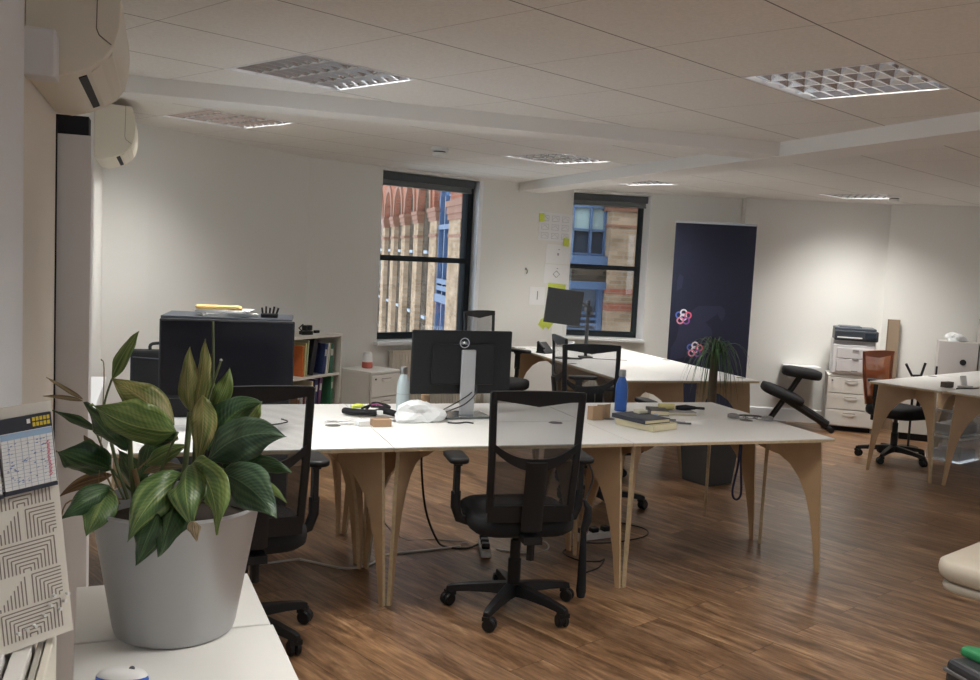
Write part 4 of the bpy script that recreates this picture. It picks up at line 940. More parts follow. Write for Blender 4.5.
for (cx, cz) in ((.135, 1.10), (.27, .78)):
    m = MB()
    for (a, c, col_) in ((-.045, .02, 0), (0, .045, 1), (.045, .02, 2), (.03, -.035, 3), (-.03, -.035, 4), (0, 0, 1)):
        n = 18
        ring = lambda R_: [(cx+a+R_*math.cos(2*PI*q/n), -.003-.0003*col_, cz+c+R_*math.sin(2*PI*q/n)) for q in range(n+1)]
        m.strip(ring(.022), ring(.037), (0, -.0005, 0), col_, col_)
    m.build('ring_cluster', [mat('ring_blue', (.08, .15, .50), .6), mat('ring_white', (.75, .75, .80), .6), mat('ring_pink', (.75, .12, .22), .6), mat('ring_purple', (.25, .08, .35), .6), mat('ring_rose', (.70, .25, .35), .6)], bf)

# palm-like plant in a dark planter
r = thing('potted_palm', 'ponytail palm with thin drooping leaves in a dark grey square planter', 'plant', (2.93, 2.01, 0))
m = MB(); hw0, hw1 = .13, .165; z1 = .42
vs = [(sx_*hw, sy_*hw, z) for z, hw in ((0, hw0), (z1, hw1), (z1, hw1-.015), (.36, hw1-.02)) for sx_, sy_ in ((-1, -1), (1, -1), (1, 1), (-1, 1))]
fs = [(3, 2, 1, 0)]+[(i*4+k, i*4+(k+1) % 4, (i+1)*4+(k+1) % 4, (i+1)*4+k) for i in range(3) for k in range(4)]+[(12, 13, 14, 15)]
m.add(vs, fs); m.build('planter', mat('planter_dark', (.045, .045, .045), .55), r, bevel=.012, rz=D(15))
m = MB(); m.tube([(0, 0, .35), (0, 0, .42), (-.005, 0, .55), (-.01, .0, .76), (-.005, 0, .97)], [.055, .045, .034, .032, .028], 12); m.build('trunk', mat('palm_bark', (.10, .075, .05), .9, noise=.4, nscale=40), r, smooth=True)
pm = [mat('palm_green', (.05, .12, .035), .5), mat('palm_green_dark', (.03, .075, .025), .5)]
for k in range(90):
    a = k*2.399+random.uniform(-.2, .2); up = random.uniform(.05, .24); out = random.uniform(.08, .25); dr = random.uniform(.05, .42)
    P = [Vector((-.005, 0, .95+random.uniform(-.03, .03))), Vector((out*.45*math.cos(a), out*.45*math.sin(a), .97+up)), Vector((out*.9*math.cos(a), out*.9*math.sin(a), .97+up*.6-dr*.25)), Vector((out*1.1*math.cos(a+.1), out*1.1*math.sin(a+.1), .97-dr))]
    m = MB(); rows = 9; side = Vector((-math.sin(a), math.cos(a), 0))
    for i in range(rows+1):
        t = i/rows; p = P[0]*(1-t)**3+P[1]*3*t*(1-t)**2+P[2]*3*t*t*(1-t)+P[3]*t**3; w = .0055*(1-t**2)+.0006
        m.v += [tuple(p-side*w+Vector((0, 0, .002))), tuple(p), tuple(p+side*w+Vector((0, 0, .002)))]
    for i in range(rows):
        for j in (0, 1): q = i*3+j; m.f.append((q, q+1, q+4, q+3)); m.m.append(0)
    m.build('leaf', pm[k % 2], r, smooth='full')

# printer on its cabinet
PR = D(-35); pc = Vector((5.50, 3.90, 0))
cabinet('white three-drawer cabinet under the printer', pc, PR, .47, .37, .565, 3, plinth=.05)
def pl_(a, b_, z): return pc+Vector((a*math.cos(PR)-b_*math.sin(PR), a*math.sin(PR)+b_*math.cos(PR), z))
r = thing('printer', 'white multifunction laser printer with black scanner top on the drawer cabinet', 'printer', pl_(.03, -.01, .5845), PR)
m = MB(); m.box((.205, .18, .16), (.41, .36, .30)); m.box((.205, .18, .02), (.40, .35, .03)); m.box((.205, .20, .33), (.41, .32, .06)); m.build('body', mat('printer_white', (.66, .65, .65), .45), r, bevel=.01)
m = MB(); m.box((.215, -.004, .10), (.35, .012, .13)); m.build('paper_tray', mat('printer_grey', (.60, .58, .58), .45), r, bevel=.004)
m = MB(); m.box((.215, -.004, .225), (.35, .012, .105)); m.build('front_door', MATS['printer_grey'], r, bevel=.004)
for z in (.17, .255, .045): m = MB(); m.box((.22, -.012, z), (.06, .008, .012)); m.build('grip', mat('grip_grey', (.22, .21, .21), .5), r)
m = MB(); m.box((.215, .16, .405), (.42, .34, .105)); m.build('scanner', mat('scanner_dark', (.030, .036, .045), .4), r, bevel=.012)
m = MB(); m.box((.205, .17, .468), (.40, .31, .03)); m.box((.16, .17, .486), (.22, .22, .02)); m.build('document_feeder', mat('feeder_dark', (.045, .055, .07), .4), r, bevel=.01)
m = MB(); m.box((.15, -.022, .385), (.24, .004, .012)); m.build('output_slot', paperm, r)
m = MB(); m.box((.345, -.02, .41), (.10, .012, .05)); m.build('control_panel', mat('panel_blueblack', (.02, .03, .045), .2), r)
r = thing('brown_board', 'brown board standing on edge behind the printer', 'board', (6.275, 3.885, 0), D(-40))
m = MB(); m.box((0, 0, .58), (.12, .03, 1.16)); m.build('panel', mat('board_brown', (.30, .22, .15), .7), r)
m = MB(); m.box((-.054, -.018, .58), (.012, .006, 1.16)); m.build('edge_strip', mat('board_edge', (.20, .14, .09), .7), r)
# low wall shelf behind the kneeling chair
r = thing('wall_ledge', 'small white ledge fixed on the wall between kneeling chair and printer', 'shelf', (5.28, 4.28, .60), D(-22.7))
m = MB(); m.box((.16, .04, .01), (.36, .20, .02)); m.build('board', trimm, r)
for q in (.06, .26): m = MB(); m.box((q, .06, -.06), (.02, .14, .12)); m.build('bracket', trimm, r)

# grey box units at the right edge, low cupboard, crates
r = thing('box_unit', 'grey-white box unit with round black hole, white plastic bag on it', 'cabinet', (6.40, 3.38, 0), D(-40), 'grey box units')
m = MB(); m.box((.18, .14, .495), (.36, .28, .99)); m.build('body', mat('unit_grey', (.56, .53, .51), .6), r, bevel=.003)
m = MB(); m.lathe([(.030, -.003), (.030, .003)], (.23, -.002, .79), 20, 'Y'); m.build('port', darkm, r)
r = thing('box_unit', 'taller grey-white box unit at the right edge of the photo', 'cabinet', (6.69, 3.15, 0), D(-40), 'grey box units')
m = MB(); m.box((.17, .14, .61), (.34, .28, 1.22)); m.build('body', MATS['unit_grey'], r, bevel=.003)
m = MB(); m.lathe([(.028, -.003), (.028, .003)], (.26, -.002, .95), 20, 'Y'); m.build('port', darkm, r)
def crumple(name, label, cat, loc, size, m_, seed, rz=0, det=2, amp=.3):
    rnd = random.Random(seed); me = bpy.data.meshes.new(name); bm_ = bmesh.new(); bmesh.ops.create_icosphere(bm_, subdivisions=det, radius=1)
    ks = [(Vector((rnd.uniform(-1, 1), rnd.uniform(-1, 1), rnd.uniform(-1, 1)))*3.2, rnd.uniform(0, 6)) for _ in range(7)]
    for v in bm_.verts:
        c = v.co.copy(); s_ = 1+amp*sum(math.sin(c.dot(k)+p) for k, p in ks)/3.2+rnd.uniform(-.04, .04)
        v.co = c*s_; v.co.z = max(v.co.z, -.55)
    zm = min(v.co.z for v in bm_.verts)
    for v in bm_.verts: v.co = Vector((v.co.x*size[0], v.co.y*size[1], (v.co.z-zm)*size[2]))
    bm_.to_mesh(me); bm_.free(); me.materials.append(m_); o = bpy.data.objects.new(name, me); COL.objects.link(o); o.location = loc; o.rotation_euler.z = rz
    return tag(o, label, cat)
bagm = mat('plastic_bag_white', (.74, .76, .76), .35)
crumple('plastic_bag', 'crumpled white plastic bag on top of the grey box unit', 'bag', (6.58, 3.36, .991), (.10, .07, .055), bagm, 3, det=3, amp=.5)
r = thing('low_cupboard', 'low white cupboard with dark plinth behind the orange chair', 'cabinet', (5.97, 3.37, 0), D(-42))
m = MB(); m.box((.21, .16, .29), (.42, .32, .44)); m.build('body', cabm, r, bevel=.003)
m = MB(); m.box((.21, .17, .035), (.40, .28, .07)); m.build('plinth', darkm, r)
clearm = bpy.data.materials.new('clear_plastic'); clearm.use_nodes = True
b_ = clearm.node_tree.nodes['Principled BSDF']; b_.inputs['Base Color'].default_value = (.72, .74, .75, 1); b_.inputs['Roughness'].default_value = .2; b_.inputs['Alpha'].default_value = .28
for k, (x, y, z) in enumerate([(5.66, 2.28, 0), (5.66, 2.28, .235), (6.16, 2.15, 0)]):
    r = thing('storage_crate', ['clear plastic storage crate under the right desk, lower of the pair', 'clear plastic storage crate under the right desk, upper of the pair', 'clear plastic storage crate at the right edge under the desk'][k], 'crate', (x, y, z), RA, 'clear storage crates')
    m = MB(); W_, D_, H_ = .40, .30, .21
    m.box((W_/2, .004, H_/2), (W_, .006, H_)); m.box((W_/2, D_, H_/2), (W_, .006, H_)); m.box((.003, D_/2, H_/2), (.006, D_-.01, H_)); m.box((W_-.003, D_/2, H_/2), (.006, D_-.01, H_)); m.box((W_/2, D_/2, .004), (W_-.014, D_-.014, .008)); m.build('tub', clearm, r)
    m = MB(); m.box((W_/2, .0, H_+.006), (W_+.02, .02, .016)); m.box((W_/2, D_, H_+.006), (W_+.02, .02, .016)); m.box((0, D_/2, H_+.006), (.02, D_-.02, .016)); m.box((W_, D_/2, H_+.006), (.02, D_-.02, .016)); m.build('rim', mat('rim_clear', (.7, .72, .72), .3), r)
    m = MB(); m.box((W_/2, D_/2, .05), (W_-.06, D_-.06, .08)); m.build('contents', mat('crate_contents', (.45, .45, .44), .8), r)
r = thing('chair_arms_standin', 'made-up black fork standing in for chair armrests behind the right desk', 'stand', (5.74, 2.98, 0))  # made-up fork shape in place of another chair's black armrests
m = MB(); m.tube([(0, 0, .0), (0, 0, .68)], .011, 8); m.tube([(0, 0, .0), (.0, .0, .012)], .09, 16); m.build('pole', blackp, r)
m = MB(); m.tube([(-.11, 0, .80), (-.03, 0, .69), (.08, 0, .69), (.12, 0, .81)], .012, 8); m.tube([(.26, 0, .78), (.26, 0, .64), (.08, 0, .64), (0, 0, .66)], .010, 8); m.build('fork', blackp, r)

# ---------------------------------------------------------------- things on the desks
TZ = .742
def tbox(name, label, cat, x, y, w, d, h, rz, m_, z=TZ, grp=None, bev=.002):
    o = MB().box((0, 0, h/2), (w, d, h)).build(name, m_, bevel=bev, loc=(x, y, z+.0005), rz=D(rz)); return tag(o, label, cat, grp)
def bottle(label, x, y, c, h=.245, rr=.036):
    r = thing('bottle', label, 'bottle', (x, y, TZ)); s = h/.245
    m = MB(); m.lathe([(rr*.9, 0), (rr, .004), (rr, .135*s), (rr*.92, .16*s), (rr*.62, .192*s), (rr*.48, .205*s)], seg=28); m.build('body', mat('bottle_%.2f' % c[2], c, .35), r, smooth=True)
    m = MB(); m.lathe([(rr*.56, .2055*s), (rr*.58, .21*s), (rr*.58, .24*s), (rr*.5, .245*s)], seg=28); m.build('cap', mat('bottle_cap_steel', (.35, .34, .33), .3, metal=.9), r, smooth=True)
    return r
r = bottle('pale grey-blue insulated bottle left of the monitor stand', .275, .955, (.48, .56, .58))
m = MB(); m.lathe([(.0365, .096), (.0365, .098)], seg=28); m.build('band', mat('band_grey', (.25, .28, .3), .5), r)
bottle('bright blue insulated bottle with steel cap on the right-hand desks', 1.585, .90, (.018, .085, .33))
crumple('plastic_bag', 'crumpled white plastic bag on the desk before the monitor stand', 'bag', (.30, .655, TZ+.001), (.115, .075, .065), bagm, 11, rz=.3, det=3, amp=.5)
tbox('cardboard_box', 'small flat brown cardboard box left of the plastic bag', 'box', .055, .52, .095, .06, .036, 4, cardm)
tbox('white_gift_box', 'small white flat box at the desk joint among white cables', 'box', -.035, .535, .06, .05, .026, 12, paperm)
m = MB(); random.seed(5)
for q in range(4):
    pts = [(random.uniform(-.11, .08), random.uniform(-.05, .05), .006+.012*random.random()) for _ in range(7)]; m.tube(pts, .0032, 6, smooth=6)
tag(m.build('white_cables', whitep, loc=(-.10, .585, TZ)), 'tangled bundle of thin white cables on the desk', 'cables')
r = thing('strap_bundle', 'black strap and glove bundle with yellow and purple bits on the desk', 'straps', (.065, .80, TZ))
m = MB(); m.tube([(-.13, .06, .02), (-.09, .0, .022), (-.03, -.03, .024), (.02, -.02, .02)], [.022]*4, 10, flat=.8, smooth=0); m.tube([(.0, -.03, .02), (.06, -.03, .035), (.12, -.07, .022), (.16, -.10, .014)], [.020, .024, .02, .014], 10, flat=.8); m.build('padding', blackf, r, smooth=True)
m = MB(); m.tube([(-.02, .03, .03), (.02, .05, .06), (.08, .04, .055), (.10, .0, .045), (.05, -.01, .05), (0, .01, .05)], .007, 6, smooth=6); m.tube([(-.05, .0, .04), (.0, .04, .05), (.05, .02, .065), (.1, .03, .03)], .006, 6, smooth=6); m.build('strap', blackp, r)
m = MB(); m.box((-.075, .02, .048), (.055, .03, .016), rz=.4); m.tube([(-.10, .02, .05), (-.06, .05, .055), (-.03, .02, .05)], .006, 6, smooth=5); m.build('yellow_tab', yellowm, r, bevel=.004)
m = MB(); m.tube([(.0, .0, .055), (.03, .01, .062), (.06, -.01, .052)], .006, 6); m.build('purple_cord', mat('purple_cord', (.22, .03, .12), .5), r)
m = MB(); m.box((.035, -.055, .028), (.03, .02, .022)); m.build('white_clip', whitep, r, bevel=.003)
m = MB(); m.lathe([(.025, 0), (.025, .082)], seg=24); tag(m.build('cardboard_tube', cardm, smooth=True, loc=(.415, 1.00, TZ+.0005)), 'short brown cardboard tube beside the monitor stand', 'tube')
m = MB(); m.tube([(0, 0, .004), (.05, -.02, .004), (.10, .0, .004), (.13, -.03, .004)], .004, 6, smooth=6); tag(m.build('black_cable', cableb, loc=(.42, .57, TZ)), 'short black cable on the desk right of the plastic bag', 'cable')
m = MB(); m.tube([(-.12, .0, .004), (-.03, -.05, .004), (.08, -.05, .004), (.16, .02, .004), (.14, .1, .004)], .003, 6, smooth=8); tag(m.build('black_cable', cableb, loc=(-.55, .62, TZ)), 'thin black cable looping under the wide monitor', 'cable')
# folded cardboard holders
def vcard(label, x, y, w, h, rz):
    r = tag(MB().prism([(0, 0, 0), (w, .0, 0), (w, .0, h), (0, .0, h*.97)], (0, .003, 0)).prism([(w, .0, 0), (w+.028, .035, 0), (w+.028, .035, h), (w, .0, h)], (.003, .002, 0)).prism([(0, 0, 0), (-.012, .04, 0), (-.012, .04, h*.9), (0, .0, h*.97)], (.003, .002, 0)).build('cardboard_holder', cardm, loc=(x, y, TZ+.0005), rz=D(rz)), label, 'cardboard'); return r
vcard('folded brown cardboard holder, left of the two by the blue bottle', 1.262, .60, .066, .082, 4)
vcard('folded brown cardboard holder, right of the two by the blue bottle', 1.352, .655, .05, .08, 14)
def flatbook(label, x, y, z, w, d, h, rz, c, name='book', cat='book'):
    r = thing(name, label, cat, (x, y, z), D(rz), 'books lying on the right desks')
    m = MB(); m.box((0, 0, .0015), (w, d, .003)); m.box((0, 0, h-.0015), (w, d, .003)); m.box((-w/2+.0015, 0, h/2), (.003, d, h)); m.build('cover', mat('cover_%.2f_%.2f_%.2f' % c, c, .45), r)
    m = MB(); m.box((.002, 0, h/2), (w-.008, d-.006, h-.0065)); m.build('pages', mat('pages_cream', (.72, .64, .44), .8), r)
    return r
flatbook('thick cream notebook with yellowed pages, bottom of the pile on the right desk', 1.485, .40, TZ+.0005, .20, .26, .034, 22, (.62, .55, .36))
flatbook('dark navy hardback topmost of the pile beside the cardboard holders', 1.46, .42, TZ+.0355, .19, .25, .022, 17, (.03, .035, .05))
tbox('note_block', 'small cream note block on the dark book', 'notes', 1.50, .50, .06, .05, .018, 10, mat('note_cream', (.70, .68, .52), .8), z=TZ+.058)
flatbook('flat grey book at the rear middle of the right desks', 1.90, .80, TZ+.0005, .20, .15, .018, -8, (.32, .30, .30))
flatbook('small dark book with metal clasp left of the yellow roll', 1.77, .79, TZ+.0005, .11, .15, .030, -18, (.05, .05, .045))
m = MB(); m.tube([(-.055, 0, .018), (.04, 0, .018)], .017, 14); tag(m.build('yellow_roll', mat('roll_yellow', (.66, .58, .25), .7), smooth=True, loc=(1.86, .83, TZ+.019), rz=D(-12)), 'pale yellow roll lying on the grey book', 'roll')
r = thing('black_brush', 'black handheld brush or torch lying beside the yellow roll', 'tool', (1.965, .80, TZ+.019), D(-10))
m = MB(); m.tube([(-.06, 0, .014), (.0, 0, .015), (.06, 0, .014)], [.012, .017, .010], 12); m.build('head', blackp, r, smooth=True)
m = MB(); m.tube([(.06, 0, .014), (.12, .01, .010)], .008, 10); m.build('handle', blackp, r)
r = thing('pen_cluster', 'loose pens and crumpled blue-white wrapper beside the dark book', 'pens', (1.66, .50, TZ))
for k, (a, x, y, c) in enumerate([(20, 0, .03, (.03, .03, .04)), (-20, .05, 0, (.35, .35, .38)), (-28, .07, -.03, (.1, .1, .12)), (35, -.02, .0, (.12, .18, .35)), (-8, .03, .06, (.05, .05, .06))]):
    R_ = Matrix.Rotation(D(a), 3, 'Z'); m = MB(); m.tube([R_ @ Vector((-.065, 0, 0))+Vector((x, y, .006)), R_ @ Vector((.065, 0, 0))+Vector((x, y, .006))], .0055, 8); m.build('pen', mat('pen_%d' % k, c, .4), r)
crumple('wrapper', 'small crumpled blue and white wrapper on the right desk', 'wrapper', (1.625, .565, TZ+.001), (.035, .025, .028), mat('wrapper_blue', (.40, .48, .60), .5, noise=.5, nscale=60), 8)
tbox('paper_sheet', 'white paper slip lying right of the pens', 'paper', 1.80, .50, .14, .09, .0015, -12, paperm)
r = thing('headphones', 'grey and black headphones with coiled lead near the right end of the front desk', 'headphones', (2.26, .58, TZ), D(-20))
m = MB(); m.tube([(-.09, .03, .012), (-.02, .055, .014), (.06, .045, .014), (.12, 0, .012)], .010, 8, smooth=6, flat=.6); m.build('headband', mat('headband_dark', (.06, .045, .045), .5), r, smooth=True)
for (x, y) in ((-.09, .01), (.10, -.02)): m = MB(); m.lathe([(.012, 0), (.034, .004), (.034, .022), (.02, .028)], (x, y, .0), 20); m.build('ear_cup', mat('headphone_grey', (.20, .19, .19), .5), r, smooth=True)
m = MB(); random.seed(9)
pts = [(-.09+.028*math.cos(t*1.1)+.01*t, .0+.035*math.sin(t*1.1), .006+.004*(t % 3)) for t in range(18)]; m.tube(pts, .0025, 6, smooth=4); m.tube([(.10, -.04, .006), (.16, -.03, .004), (.2, -.05, .004)], .003, 6, smooth=5); m.build('lead', mat('lead_grey', (.22, .22, .25), .5), r)
r = thing('lanyard', 'dark blue lanyard loop hanging under the right front desk', 'lanyard', (2.02, .30, .40))
m = MB(); I, O = [], []
pa = [(0, .30), (-.005, .15), (-.022, .05), (-.030, .0), (-.022, -.035), (0, -.05), (.022, -.035), (.026, 0), (.018, .08), (.008, .18), (.006, .30)]
for a, z in pa: I.append((a, 0, z*1.06)); 
m.tube([(a, 0, z*1.06) for a, z in pa], .006, 6, smooth=4); m.build('strap', mat('strap_navy', (.015, .02, .07), .7), r)
m = MB(); m.box((.003, 0, .308), (.03, .012, .012)); m.build('clip', chrome, r)
# back desks
r = thing('desk_phone', 'black desk phone wedge at the far left of the rear desks', 'phone', (2.40, 4.02, TZ), D(25))
m = MB(); m.prism([(-.07, -.06, 0), (.07, -.06, 0), (.07, .06, 0), (-.07, .06, 0)], (0, 0, .012)); m.prism([(-.065, -.05, .012), (-.065, .055, .012), (-.065, .055, .10)], (.13, 0, 0)); m.build('body', blackp, r, bevel=.005)
m = MB(); m.tube([(-.055, .05, .10), (-.055, -.03, .045)], .014, 8); m.build('handset', blackp, r)
m = MB(); m.lathe([(.028, 0), (.036, .085), (.033, .085), (.026, .006)], seg=20); tag(m.build('mug', mat('mug_white', (.7, .7, .72), .3), smooth=True, loc=(2.78, 4.30, TZ+.0005)), 'white cup on the rear desk by the window sill', 'cup')
tbox('paper_sheet', 'white papers on the rear desk under the sticky notes', 'paper', 2.55, 4.35, .21, .29, .004, 10, paperm)
m = MB(); m.tube([(0, 0, .005), (-.12, -.03, .005), (-.22, .05, .005), (-.32, 0, .005), (-.24, -.07, .005), (-.08, -.08, .005)], .005, 6, smooth=8); m.tube([(.05, -.03, .005), (.18, -.10, .005), (.35, -.12, .004)], .003, 6, smooth=6); tag(m.build('black_cable', cableb, loc=(2.62, 3.60, TZ)), 'black cables coiled round the foot of the monitor arm', 'cable')
# right desks
tbox('wooden_block', 'small dark wooden block on the right desk', 'block', 5.02, 1.87, .10, .05, .045, 10, mat('block_brown', (.12, .085, .06), .6))
r = thing('card_holder', 'small bright white card holder on the right desk, near the photo edge', 'card holder', (5.22, 1.88, TZ), D(15))
m = MB(); m.box((0, 0, .005), (.11, .07, .01)); m.build('base', mat('holder_grey', (.45, .45, .45), .4), r)
m = MB(); m.box((-.01, .012, .052), (.075, .012, .082), M=Matrix.Rotation(D(-12), 3, 'X')); m.build('card', paperm, r)
m = MB(); m.tube([(0, 0, .004), (-.12, -.03, .004), (-.2, .0, .004), (-.26, -.03, .004)], .005, 6, smooth=6); tag(m.build('black_cable', cableb, loc=(5.28, 1.80, TZ)), 'black cable on the right desk running to the card holder', 'cable')

# ---------------------------------------------------------------- papers on the wall
wd = Vector((*W1d, 0)); wn = Vector((W1d.y, -W1d.x, 0)); WP = Vector((*PC, 0)); wr = math.atan2(W1d.y, W1d.x)
def wallpaper(name, label, cat, t, z, w, h, m_, rot=0, e=.003, marks=None, grp='papers pinned to the back wall'):
    r = thing(name, label, cat, WP+wd*(t+.03)+wn*e+Vector((0, 0, z)), wr, grp); M = Matrix.Rotation(D(rot), 3, 'Y')
    m = MB(); m.box((0, 0, 0), (w, .0015, h), M=M); m.build('sheet', m_, r)
    if marks:
        m = MB()
        for pts in marks: m.tube([M @ Vector((a, -.0012, c)) for a, c in pts], .0026, 4)
        m.build('drawing', mat('ink_dark', (.10, .10, .12), .8), r)
    return r
sk = mat('sketch_paper', (.84, .84, .85), .85)
def rect(a, c, w, h): return [(a, c), (a+w, c), (a+w, c+h), (a, c+h), (a, c)]
random.seed(3)
mk = []
for i in range(3):
    for j in range(3):
        a = -.21+i*.15; c = -.12+j*.09; mk.append(rect(a, c, .10, .055)); mk.append([(a+.01, c+.02), (a+.05, c+.045), (a+.09, c+.015)])
big = wallpaper('sketch_sheet', 'large faint grid of sketches pinned beside the right window', 'paper', 2.93, 1.945, .50, .29, sk, 1, marks=None)
m = MB()
for pts in mk: m.tube([(a, -.0012, c) for a, c in pts], .0014, 4)
m.build('drawing', mat('pencil_faint', (.36, .36, .40), .8), big)
diam = [(0, .035), (.05, 0), (0, -.035), (-.05, 0), (0, .035)]
wallpaper('printed_sheet', 'white sheet with a small dark dot symbol, upper one of the hung pair', 'paper', 2.985, 1.665, .36, .20, mat('sheet_grey', (.86, .86, .85), .8), 1, marks=[[(-.012, 0), (.012, 0)], [(-.012, .008), (.012, .008)], [(-.012, -.008), (.012, -.008)], [(0, .05), (.02, .05)]])
wallpaper('printed_sheet', 'white sheet with a diamond outline, lower one of the hung pair', 'paper', 2.975, 1.455, .36, .20, MATS['sheet_grey'], 1, marks=[diam, [(0, .06), (.02, .06)]])
wallpaper('printed_sheet', 'small pale sheet with one vertical bar, left of the clamp-arm monitor', 'paper', 2.71, 1.225, .22, .185, MATS['sheet_grey'], 1, marks=[[(0, -.04), (0, .05)], [(.004, -.04), (.004, .05)]])
for k, (t, z, w, h, rot, lab) in enumerate([(2.715, 2.035, .075, .085, -6, 'yellow sticky note on the corner of the large sketch sheet'), (3.095, 1.795, .085, .085, 5, 'yellow sticky note between the sketch sheet and the hung pair'), (2.99, 1.325, .26, .06, 4, 'yellow sticky strip peeping above the clamp-arm monitor')]):
    wallpaper('sticky_note', lab, 'sticky note', t, z, w, h, yellowm, rot, e=.006, grp='yellow sticky notes')
r = thing('sticky_note', 'fan of bright yellow sticky notes below the clamp-arm monitor', 'sticky note', WP+wd*2.89+wn*.004+Vector((0, 0, .90)), wr, 'yellow sticky notes')
for k in range(5): 
    a = D(-55+k*26); m = MB(); m.box((.05*math.sin(a)*1.3, -.001*k, .05*math.cos(a)), (.075, .001, .10), M=Matrix.Rotation(a, 3, 'Y')); m.build('note', yellowm, r)
wallpaper('white_note', 'white note sheet under the fan of yellow notes', 'paper', 3.03, .89, .16, .17, paperm, -6)
r = thing('wall_hook', 'small grey hook on the wall left of the hung sheets', 'hook', WP+wd*2.56+wn*.002+Vector((0, 0, 1.50)), wr)
m = MB(); m.lathe([(.012, -.004), (.012, .004)], (0, 0, 0), 12, 'Y'); m.tube([(0, -.006, 0), (.004, -.02, -.02), (-.006, -.02, -.05)], .006, 8, smooth=4); m.build('hook_body', mat('hook_grey', (.3, .3, .28), .5), r)

# ---------------------------------------------------------------- cables and power strips on the floor
def cable(label, pts, r_, m_, nm='floor_cable'):
    m = MB(); m.tube(pts, r_, 8, smooth=8); return tag(m.build(nm, m_, smooth='full'), label, 'cable', 'cables on the floor')
cable('long white cable running along the floor behind the left desk legs', [(-1.0, .70, .006), (-.55, .70, .006), (-.32, .74, .006), (-.29, .71, .014), (-.24, .69, .006), (-.09, .56, .006), (.05, .60, .006), (.16, .73, .006), (.35, .76, .006), (.60, .80, .006)], .006, cablew)
cable('black cable dropping from the middle desk to the power strip', [(.30, .62, .70), (.31, .64, .5), (.36, .70, .25), (.46, .80, .05), (.52, .80, .007), (.62, .76, .007), (.70, .80, .012)], .006, cableb)
cable('thin grey cable hanging behind the middle desk legs', [(.12, .9, .70), (.13, .92, .4), (.18, .95, .15), (.32, .98, .01), (.5, .95, .005), (.66, .85, .01)], .004, mat('cable_grey', (.30, .29, .28), .5))
cable('thin black cable lying on the floor by the second desk joint', [(1.24, .70, .004), (1.13, .60, .004), (1.16, .46, .004), (1.26, .42, .004), (1.31, .45, .004), (1.22, .33, .004), (1.12, .27, .004)], .004, cableb)
cable('dark cable looping on the floor round the rear chair castors', [(1.3, .75, .004), (1.5, .72, .004), (1.75, .80, .004), (1.82, .95, .004), (1.70, 1.12, .004)], .004, cableb)
cable('cream cable ring on the floor behind the front task chair', [(.78, .72, .005), (.92, .62, .005), (1.06, .66, .005), (1.10, .80, .005), (.98, .88, .005)], .005, cablew)
for k, (x, y, rz, lab) in enumerate([(.71, .72, 75, 'white power strip with black plugs on the floor under the middle desk'), (1.42, .82, 10, 'white power strip on the floor under the right rear desk')]):
    r = thing('power_strip', lab, 'power strip', (x, y, .0), D(rz), 'power strips')
    m = MB(); m.box((0, 0, .02), (.26, .055, .038)); m.build('body', mat('strip_cream', (.62, .60, .56), .5), r, bevel=.006)
    for q in (-.08, 0, .08): m = MB(); m.box((q, 0, .055), (.045, .045, .03)); m.build('plug', blackp, r, bevel=.006)

# black tapered floor pole beside the front chair (umbrella standing folded)
r = thing('folded_umbrella', 'black folded umbrella hanging beside the front task chair, almost to the floor', 'umbrella', (.905, -.12, 0))
m = MB(); m.tube([(0, 0, .03), (0, 0, .06), (0, 0, .10), (-.004, 0, .33), (-.006, 0, .36)], [.018, .024, .022, .014, .012], 12); m.build('sleeve', blackf, r, smooth=True)
m = MB(); m.tube([(-.006, 0, .35), (.01, 0, .40), (.012, 0, .46), (-.01, 0, .50)], [.016, .022, .018, .008], 10); m.build('handle', blackp, r, smooth=True)
m = MB(); m.tube([(-.01, 0, .49), (.02, .01, .55), (.03, .01, .62), (-.01, .02, .69), (-.05, .03, .68)], .005, 6, smooth=6); m.build('cord', cableb, r)

# ---------------------------------------------------------------- right foreground
r = thing('cushioned_seat', 'cream upholstered chair seat at the lower right edge', 'chair', (2.26, -1.33, 0), D(22))
m = MB(); cushion(m, .52, .52, .505, .085, .09, .012); m.build('seat', mat('cream_leather', (.56, .50, .40), .45), r, smooth='full')
m = MB(); cushion(m, .48, .48, .415, .04, .07, 0); m.build('seat_shell', mat('cream_shell', (.50, .46, .38), .5), r, smooth='full')
m = MB(); cushion(m, .30, .50, 0, .06, .09, .008); c = m.build('backrest', MATS['cream_leather'], r, smooth='full'); c.location = (.27, 0, .74); c.rotation_euler = (0, D(-82), 0)
m = MB(); m.box((.245, 0, .52), (.03, .12, .28)); m.build('back_bracket', chrome, r)
m = MB(); m.tube([(0, 0, .38), (0, 0, .05)], .028, 14); 
for k in range(5): a = 2*PI*k/5+.3; m.tube([(0, 0, .07), (.20*math.cos(a), .20*math.sin(a), .035)], [.022, .014], 8)
m.build('pedestal', chrome, r, smooth=True)
for k in range(5): a = 2*PI*k/5+.3; m = MB(); m.lathe([(.018, -.012), (.018, .012)], (.20*math.cos(a), .20*math.sin(a), .018), 12, 'X'); m.build('caster', blackp, r)
r = thing('tool_case', 'black case with silver catches in the lower right corner', 'case', (1.465, -2.13, 0), D(-2)); r.scale.z = 1.07
m = MB(); m.box((0, 0, .215), (.36, .46, .43)); m.build('body', mat('case_black', (.03, .03, .033), .4), r, bevel=.02, seg=3)
m = MB(); m.box((0, 0, .395), (.366, .466, .014)); m.build('rim', mat('case_rim', (.12, .12, .12), .35), r, bevel=.004)
for q in (-.13, 0, .14): m = MB(); m.box((-.186, q, .37), (.012, .04, .035)); m.build('catch', chrome, r, bevel=.003)
m = MB(); m.box((-.14+.01, .236, .37), (.05, .012, .03)); m.build('catch', chrome, r, bevel=.003)
m = MB()
gp = []
